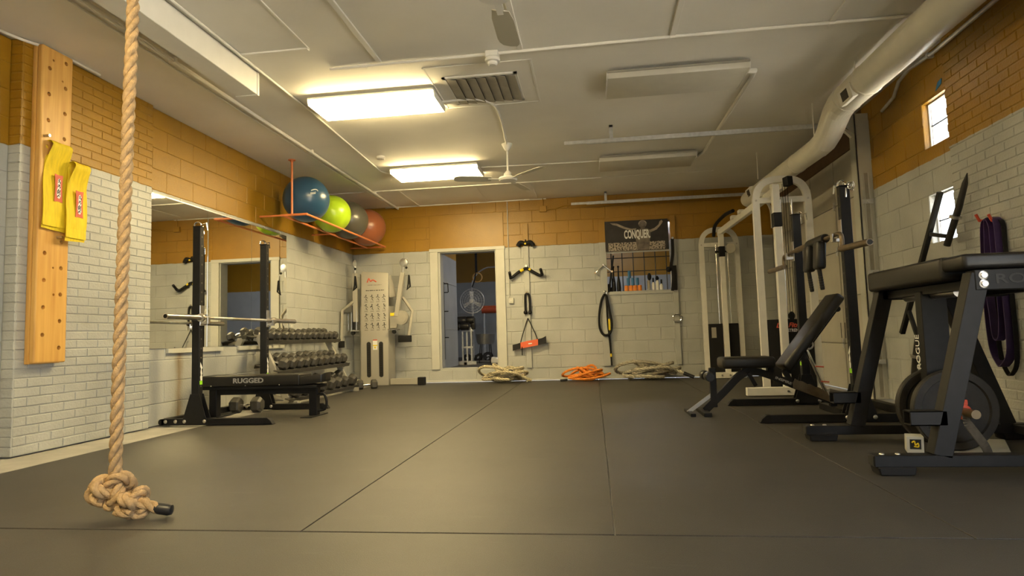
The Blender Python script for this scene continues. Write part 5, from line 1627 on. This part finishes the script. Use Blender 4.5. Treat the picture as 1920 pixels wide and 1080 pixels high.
for q in (0.30, 0.42, 0.72, 0.86):
    p = V((6.10, -0.32, 2.245)).lerp(V((6.33, -3.12, 2.375)), q) + V((-0.02, 0, 0.055))
    MB().cbox(p, (0.07, 0.10, 0.05)).build('grip_bracket', M['whitemetal'], t, bevel=0.004)
MB().tube(curve_pts([(6.02, -0.36, 2.20), (6.02, -0.5, 2.34), (6.08, -0.9, 2.42), (6.12, -1.3, 2.41)], 6), 0.026, 10).build('grip', M['blackm'], t)

# adjustable bench
BY = -4.55
t = thing('adjustable_bench', 'black adjustable incline bench with raised back pad on the right', 'bench', (5.6, BY, 0))
MB().box((5.20, BY - 0.14, 0.398), (5.645, BY + 0.14, 0.496)).build('seat_pad', M['vinyl'], t, bevel=0.028, seg=4)
d = V((0.56, 0, 0.83)).normalized() if False else V((0.585, 0, 0.81)).normalized()
n_ = V((d.z, 0, -d.x))
c0 = V((5.73, BY, 0.385)); c1 = V((6.215, BY, 1.005))
d = (c1 - c0).normalized(); n_ = V((d.z, 0, -d.x))
R = Matrix((d, V((0, 1, 0)), n_)).transposed()
MB().cbox((c0 + c1) / 2, ((c1 - c0).length, 0.28, 0.085), R).build('back_pad', M['vinyl'], t, bevel=0.026, seg=4)
MB().beam(c0 + n_ * 0.06, c1 + n_ * 0.06 - d * 0.08, 0.05, 0.035, up=n_).build('back_frame', M['black'], t)
MB().cyl(c1 + n_ * 0.06 - d * 0.10 + V((0, -0.06, 0)), c1 + n_ * 0.06 - d * 0.10 + V((0, 0.06, 0)), 0.026, 12).build('back_grip', M['blackm'], t)
arch = curve_pts([(5.05, BY, 0.03), (5.22, BY, 0.19), (5.36, BY, 0.325), (5.46, BY, 0.365), (5.60, BY, 0.335), (5.85, BY, 0.225), (6.12, BY, 0.10)], 6)
sweep(MB(), arch, 0.062, 0.055, (0, 1, 0)).build('main_frame', M['black'], t, angle=0.8)
text('lettering', 'INSPIRE', 0.030, M['greyink'], t, (5.655, BY - 0.0285, 0.302), (0.91, 0, -0.40), (0.40, 0, 0.91), bold=0.001, fit=0.145)
MB().box((5.385, BY - 0.03, 0.36), (5.42, BY + 0.03, 0.42)).box((5.60, BY - 0.03, 0.32), (5.65, BY + 0.03, 0.42)).build('seat_bracket', M['black'], t)
MB().beam((5.43, BY - 0.04, 0.36), (5.49, BY - 0.04, 0.24), 0.022, 0.032, up=(1, 0, 0.4)).build('seat_latch', M['black'], t, bevel=0.004)
MB().box((5.105, BY - 0.028, 0.06), (5.16, BY + 0.028, 0.405)).build('front_post', M['black'], t, bevel=0.004)
MB().beam((4.905, BY, 0.014), (5.12, BY, 0.17), 0.03, 0.022, up=(0, 1, 0)).build('front_stay', M['steel'], t)
for y in (BY - 0.17, BY + 0.05):
    MB().lathe([(0.036, 0), (0.042, 0.01), (0.042, 0.11), (0.036, 0.12)], (5.085, y, 0.335), (0, 1, 0), 16).build('ankle_roller', M['vinyl'], t)
MB().cyl((5.085, BY - 0.15, 0.335), (5.085, BY + 0.15, 0.335), 0.014, 10).build('roller_axle', M['steel'], t)
MB().box((4.90, BY - 0.20, 0.0), (4.945, BY + 0.20, 0.028)).build('front_foot', M['black'], t, bevel=0.004)
MB().box((5.01, BY - 0.22, 0.0), (5.075, BY + 0.22, 0.035)).build('front_foot', M['black'], t, bevel=0.004)
MB().box((6.10, BY - 0.26, 0.0), (6.16, BY + 0.26, 0.055)).build('rear_foot', M['black'], t, bevel=0.004)
MB().beam((6.13, BY, 0.05), (6.13, BY, 0.13), 0.05, 0.05).build('rear_block', M['black'], t)
MB().cyl((5.93, BY - 0.03, 0.55), (6.065, BY - 0.03, 0.185), 0.016, 12).build('strut', M['chrome'], t)
MB().tube([(5.955 + 0.034 * math.cos(a), BY - 0.03, 0.585 + 0.034 * math.sin(a)) for a in [2 * PI * k / 16 for k in range(16)]], 0.009, 8, closed=True).build('lock_ring', M['galv'], t)
tt = [(5.80, BY - 0.04, 0.26)]
for k in range(4):
    x = 5.82 + k * 0.065; z = 0.262 - k * 0.027
    tt += [(x, BY - 0.04, z + 0.035), (x + 0.035, BY - 0.04, z + 0.012), (x + 0.055, BY - 0.04, z + 0.012)]
tt += [(6.10, BY - 0.04, 0.12), (6.10, BY - 0.04, 0.09), (5.80, BY - 0.04, 0.215)]
MB().prism(tt, (0, 0.008, 0)).build('notch_plate', M['bronze'], t)
MB().beam((5.745, BY, 0.375), (5.80, BY, 0.24), 0.05, 0.04, up=(1, 0, 0.3)).build('back_hinge', M['black'], t)
for (x, z) in ((6.01, 0.40), (6.045, 0.27)):
    MB().cyl((x - 0.02, BY - 0.06, z), (x + 0.045, BY - 0.06, z - 0.006), 0.006, 8).build('red_pin', M['redpatch'], t)

# second squat rack with a safety bar on it
XB = 6.105
rb_ = squat_rack('black squat rack on the right holding a padded squat bar', XB, -5.15, -3.97, 5.36, 6.62, 1.835, -1)
for y in (-5.15, -3.97):
    jhook(rb_, XB, y, 1.445, -1)
for (y, z, r, lb) in ((-5.15, 1.86, 0.2, 'chrome spring clip on top of near upright of right rack'), (-5.22, 1.83, 1.9, 'chrome spring clip hanging on near side of right rack upright'), (-5.075, 1.85, 3.0, 'chrome spring clip at far side of near right rack upright'), (-3.97, 1.84, 0.5, 'chrome spring clip on far upright of right rack')):
    clip(XB + (0.045 if y != -5.15 else 0.0), y, z, r, lb)
BX = XB - 0.078
t = thing('squat_bar', 'cambered safety squat bar with black shoulder pads on right rack', 'barbell', (BX, -4.5, 1.45))
MB().tube(curve_pts([(BX, -5.255, 1.325), (BX, -5.262, 1.41), (BX, -5.235, 1.452), (BX, -5.15, 1.46), (BX, -4.95, 1.46)], 5), 0.0165, 12).tube([(BX, -5.0, 1.46), (BX, -3.92, 1.46)], 0.0165, 12).tube(curve_pts([(BX, -3.95, 1.46), (BX, -3.85, 1.458), (BX, -3.80, 1.445), (BX, -3.785, 1.40), (BX, -3.79, 1.35)], 5), 0.0165, 12).build('shaft', M['bronze'], t)
for (a, b) in (((BX, -5.24, 1.335), (BX, -5.74, 1.315)), ((BX, -3.80, 1.35), (BX, -3.26, 1.355))):
    s_ = MB().cyl(a, b, 0.025, 18).build('sleeve', M['bronze'], t)
    dd = (V(b) - V(a)).normalized()
    MB().cyl(V(b), V(b) + dd * 0.002, 0.019, 14).build('end_recess', M['ink'], s_)
MB().lathe([(0.036, -0.20), (0.040, -0.17), (0.040, 0.17), (0.036, 0.20)], (BX, -4.73, 1.465), (0, 1, 0), 18).build('neck_pad', M['vinyl'], t)
MB().cyl((BX, -4.50, 1.462), (BX, -4.20, 1.462), 0.026, 14).build('knurled_grip', M['bronze'], t)
for y in (-4.87, -4.62):
    dd = V((-0.06, 0.02, -1)).normalized()
    R = Matrix((V((0, 1, 0)), dd, V((0, 1, 0)).cross(dd))).transposed()
    c = V((BX - 0.035, y, 1.33))
    MB().cbox(c, (0.125, 0.23, 0.075), R).build('shoulder_pad', M['vinyl'], t, bevel=0.022, seg=3)
    p0 = V((BX - 0.045, y, 1.22))
    MB().cyl(p0, p0 + V((0.0, -0.05, -0.175)), 0.017, 12).build('handle', M['blackm'], t)
    for k in range(5):
        q = p0 + V((0, -0.05, -0.175)) * (0.42 + k * 0.12)
        MB().lathe([(0.018, -0.004), (0.0195, 0), (0.018, 0.004)], q, (0, -0.05, -0.175), 12).build('grip_rib', M['vinyl'], t)

# reverse hyper machine
t = thing('reverse_hyper', 'large black back extension machine with padded top at right edge', 'exercise machine', (6.1, -6.44, 0))
MB_ = MB
YNr, YFr = -6.94, -5.95
for y in (YNr, YFr):
    rl = MB().box((5.45, y - 0.038, 0.040), (6.78, y + 0.038, 0.096)).build('base_rail', M['black'], t, bevel=0.003)
    MB().box((5.447, y - 0.030, 0.047), (5.451, y + 0.030, 0.089)).build('rail_end', M['ink'], rl)
    for x in (5.47, 6.62):
        MB().lathe([(0.075, 0.0), (0.080, 0.012), (0.078, 0.04)], (x + 0.085, y, 0.0), n=4).build('rubber_foot', M['blackm'], t) if False else MB().prism([(x, y - 0.05, 0.0), (x + 0.16, y - 0.05, 0.0), (x + 0.17, y - 0.05, 0.042), (x - 0.01, y - 0.05, 0.042)], (0, 0.10, 0)).build('rubber_foot', M['blackm'], t, bevel=0.006)
    for x in (5.50, 5.575):
        MB().sphere((x, y, 0.097), 0.013, 12, 8, (1, 1, 0.6)).build('bolt', M['steel'], t)
    for (a, b) in (((5.765, 0.09), (6.005, 0.975)), ((6.66, 0.09), (6.36, 0.975))):
        p = V((a[0], y, a[1])); q = V((b[0], y, b[1]))
        sweep(MB(), [p, q], 0.088, 0.076, (0, 1, 0)).build('leg', M['black'], t, bevel=0.003)
    sb = MB().box((5.63, y - 0.038, 0.238), (5.78, y + 0.038, 0.246)).box((5.63, y - 0.038, 0.238), (5.80, y - 0.030, 0.310)).box((5.63, y + 0.030, 0.238), (5.80, y + 0.038, 0.310)).box((5.63, y - 0.038, 0.303), (5.80, y + 0.038, 0.310))
    sb.build('stub_bracket', M['black'], t, bevel=0.002)
bm_ = MB().box((5.975, YNr - 0.042, 0.895), (6.72, YNr + 0.038, 0.995)).build('top_beam', M['black'], t, bevel=0.003)
MB().box((5.975, YFr - 0.038, 0.90), (6.72, YFr + 0.038, 0.955)).build('top_beam', M['black'], t, bevel=0.003)
for z in (0.967, 0.925):
    MB().lathe([(0.022, 0.0), (0.022, 0.004), (0.014, 0.006), (0.014, 0.013)], (6.012, YNr - 0.042, z), (0, -1, 0), 16).build('bolt', M['steel'], bm_)
text('lettering', 'ROGUE', 0.068, M['ink'], bm_, (6.062, YNr - 0.0428, 0.925), (1, 0, 0), (0, 0, 1), fit=0.33, bold=0.001)
MB().box((5.915, -6.80, 0.957), (6.70, -5.915, 1.082)).build('pad', M['vinyl'], t, bevel=0.022, seg=3)
MB().box((5.925, -6.985, 1.0), (6.70, -6.74, 1.078)).build('pad_flap', M['vinyl'], t, bevel=0.022, seg=3)
for x in (6.04, 6.60):
    MB().box((x - 0.035, YNr, 0.905), (x + 0.035, YFr, 0.955)).build('cross_tube', M['black'], t, bevel=0.003)
MB().box((6.68, YNr, 0.045), (6.76, YFr, 0.092)).build('rear_cross_tube', M['black'], t, bevel=0.003)
ar = MB().box((5.995, -6.415, 0.20), (6.135, -6.345, 0.925)).build('pendulum_arm', M['black'], t, bevel=0.003)
text('lettering', 'ROGUE', 0.062, M['whiteink'], ar, (5.994, -6.358, 0.47), (0, 0, 1), (0, -1, 0) if False else (0, 1, 0), fit=0.20)
for o in ar.children:
    for v in o.data.vertices:
        pass
MB().cyl((6.07, -6.66, 0.905), (6.07, -6.10, 0.905), 0.028, 14).build('pivot_axle', M['steel'], t)
MB().sphere((6.03, -6.42, 0.93), 0.014, 10, 8).build('pivot_bolt', M['steel'], t)
hc = V((6.105, 0, 0.25))
MB().cyl((6.12, -6.63, 0.243), (6.12, -6.15, 0.243), 0.0245, 16).build('plate_peg', M['bronze'], t)
def plate(y, label):
    p = thing('weight_plate', label, 'weight plate', (6.105, y, 0.025), 'plates on the machine peg')
    R_ = 0.225
    pr_ = [(0.026, -0.022), (0.055, -0.022), (0.06, -0.012), (0.175, -0.012), (0.182, -0.024), (R_ - 0.006, -0.024), (R_, -0.018), (R_, 0.018), (R_ - 0.006, 0.024), (0.182, 0.024), (0.175, 0.012), (0.06, 0.012), (0.055, 0.022), (0.026, 0.022)]
    MB().lathe(pr_, (6.105, y, 0.25), (0, 1, 0), 56).build('disc', M['iron'], p)
    MB().lathe([(0.026, -0.026), (0.036, -0.026), (0.036, 0.026), (0.026, 0.026)], (6.105, y, 0.25), (0, 1, 0), 20).build('hub', M['galv'], p)
    return p
plate(-6.455, 'large black weight plate nearest on the machine peg')
plate(-6.275, 'large black weight plate behind the pendulum on machine peg')
o = thing('peg_collar', 'rusty red collar on the machine plate peg', 'collar', (6.12, -6.5, 0.24))
MB().lathe([(0.026, -0.018), (0.042, -0.014), (0.042, 0.014), (0.026, 0.018)], (6.12, -6.505, 0.243), (0, 1, 0), 16).build('ring', M['reddisc'], o)
MB().cbox((6.12, -6.505, 0.295), (0.05, 0.03, 0.03)).build('lever', M['reddisc'], o, bevel=0.004)
o = thing('ankle_strap', 'grey webbing strap trailing from the plate peg to floor', 'strap', (6.1, -6.56, 0.01))
sb = MB()
c = curve_pts([(6.105, -6.56, 0.225), (6.10, -6.585, 0.19), (6.13, -6.60, 0.13), (6.165, -6.605, 0.07), (6.185, -6.60, 0.015)], 5)
for a, b in zip(c, c[1:]):
    sb.beam(a, b, 0.05, 0.006, up=(0.3, -1, 0))
sb.build('webbing', M['darkweb'], o)
MB().tube([(6.185, -6.60, 0.02), (6.20, -6.62, 0.008), (6.23, -6.63, 0.006)], 0.006, 6).build('tail', M['blackm'], o)
o = thing('chalk_box', 'small cream box with yellow print behind the machine leg', 'box', (5.915, -6.40, 0))
R = Matrix.Rotation(math.radians(-14), 3, 'Z') @ Matrix.Rotation(math.radians(10), 3, 'X')
MB().cbox((5.905, -6.40, 0.055), (0.085, 0.06, 0.095), R).build('carton', M['trimpaint'], o, bevel=0.002)
f0 = V((5.905, -6.40, 0.055)) + R @ V((0.0, -0.0308, 0.004))
MB().cbox(f0, (0.056, 0.001, 0.058), R).build('label_ground', M['ink'], o)
MB().tube(curve_pts([f0 + R @ V((-0.018, -0.0012, 0.01)), f0 + R @ V((-0.006, -0.0012, 0.018)), f0 + R @ V((0.0, -0.0012, -0.004)), f0 + R @ V((0.012, -0.0012, 0.006)), f0 + R @ V((0.014, -0.0012, -0.014)), f0 + R @ V((-0.008, -0.0012, -0.012))], 4), 0.004, 6).build('label_print', M['yellow'], o)
o = thing('floor_pad', 'pale thin board lying on the floor under the plates', 'board', (6.2, -6.45, 0))
MB().prism([(5.98, -6.56, 0.0), (6.30, -6.60, 0.0), (6.56, -6.10, 0.0), (6.30, -6.05, 0.0)], (0, 0, 0.022)).build('sheet', M['trimpaint'], o, bevel=0.004)

# trap bar leaning by the right wall
t = thing('trap_bar', 'black hex trap bar leaning upright against the right wall', 'barbell', (6.75, -4.9, 0))
def X(y, z):
    return V((6.68 + 0.10 * z, y, z))
rails = [([X(-5.07, 1.77), X(-4.80, 1.22), X(-4.52, 0.66)], 0.019), ([X(-4.945, 1.455), X(-5.19, 1.40)], 0.015), ([X(-4.62, 0.86), X(-4.79, 0.62)], 0.015)]
for pts, r in rails:
    sweep(MB(), pts, r * 2.0, r * 2.0, (1, 0, 0)).build('frame_tube', M['black'], t, bevel=0.004)
MB().tube([X(-5.18, 1.33), X(-5.33, 1.60), X(-5.40, 1.76), X(-5.425, 1.83)], [0.024, 0.024, 0.020, 0.003], 14).build('sleeve', M['iron'], t)
MB().lathe([(0.026, -0.012), (0.042, -0.010), (0.042, 0.010), (0.026, 0.012)], X(-5.29, 1.53), X(-5.40, 1.76) - X(-5.18, 1.33), 16).build('collar', M['steel'], t)
MB().tube([X(-4.79, 0.64), X(-4.755, 0.45), X(-4.72, 0.02)], 0.024, 14).build('sleeve', M['iron'], t)
MB().lathe([(0.026, -0.012), (0.046, -0.010), (0.046, 0.010), (0.026, 0.012)], X(-4.76, 0.47), X(-4.79, 0.64) - X(-4.755, 0.45), 16).build('collar', M['steel'], t)

# purple bands on wall pegs
t = thing('wall_hook', 'rusty red pair of pegs on the right brick wall', 'hook', (6.93, -5.6, 1.45))
for y, z in ((-5.52, 1.455), (-5.66, 1.43)):
    MB().tube([(6.925, y, z), (6.86, y, z + 0.004), (6.84, y, z + 0.05)], 0.010, 8).build('peg', M['reddisc'], t)
def band(label, y0, y1, zt, zb, x, m, wd_, seed):
    t = thing('resistance_band', label, 'resistance band', (x, (y0 + y1) / 2, zb), 'bands hung on the right wall')
    c = curve_pts([(x, y0 + 0.02, zt - 0.06), (x - 0.005, y0 + 0.01, zt - 0.4), (x, y0, (zt + zb) / 2), (x + 0.004, y0 + 0.01, zb + 0.12), (x, (y0 + y1) / 2 - 0.02, zb), (x, (y0 + y1) / 2 + 0.03, zb + 0.01), (x + 0.004, y1, zb + 0.14), (x, y1 + 0.01, (zt + zb) / 2), (x - 0.005, y1 - 0.01, zt - 0.4), (x, y1 - 0.03, zt - 0.06), (x, (y0 + y1) / 2 + 0.01, zt), (x, y0 + 0.04, zt - 0.01), (x, y0 + 0.02, zt - 0.06)], 6)
    mb = MB()
    for a, b in zip(c, c[1:]):
        if (b - a).length > 1e-5:
            mb.beam(a, b + (b - a) * 0.1, wd_, 0.006, up=(0, 1, 0) if abs((b - a).normalized().y) < 0.8 else (0, 0, 1))
    mb.build('loop', M[m], t, angle=1.2)
band('wide purple resistance band, outer loop on the right wall pegs', -5.70, -5.50, 1.46, 0.44, 6.885, 'purple', 0.06, 1)
band('purple resistance band, inner loop on the right wall pegs', -5.66, -5.555, 1.45, 0.62, 6.87, 'purple', 0.05, 2)
band('black resistance band hanging lowest on the right wall pegs', -5.72, -5.54, 1.44, 0.38, 6.905, 'blackm', 0.03, 3)
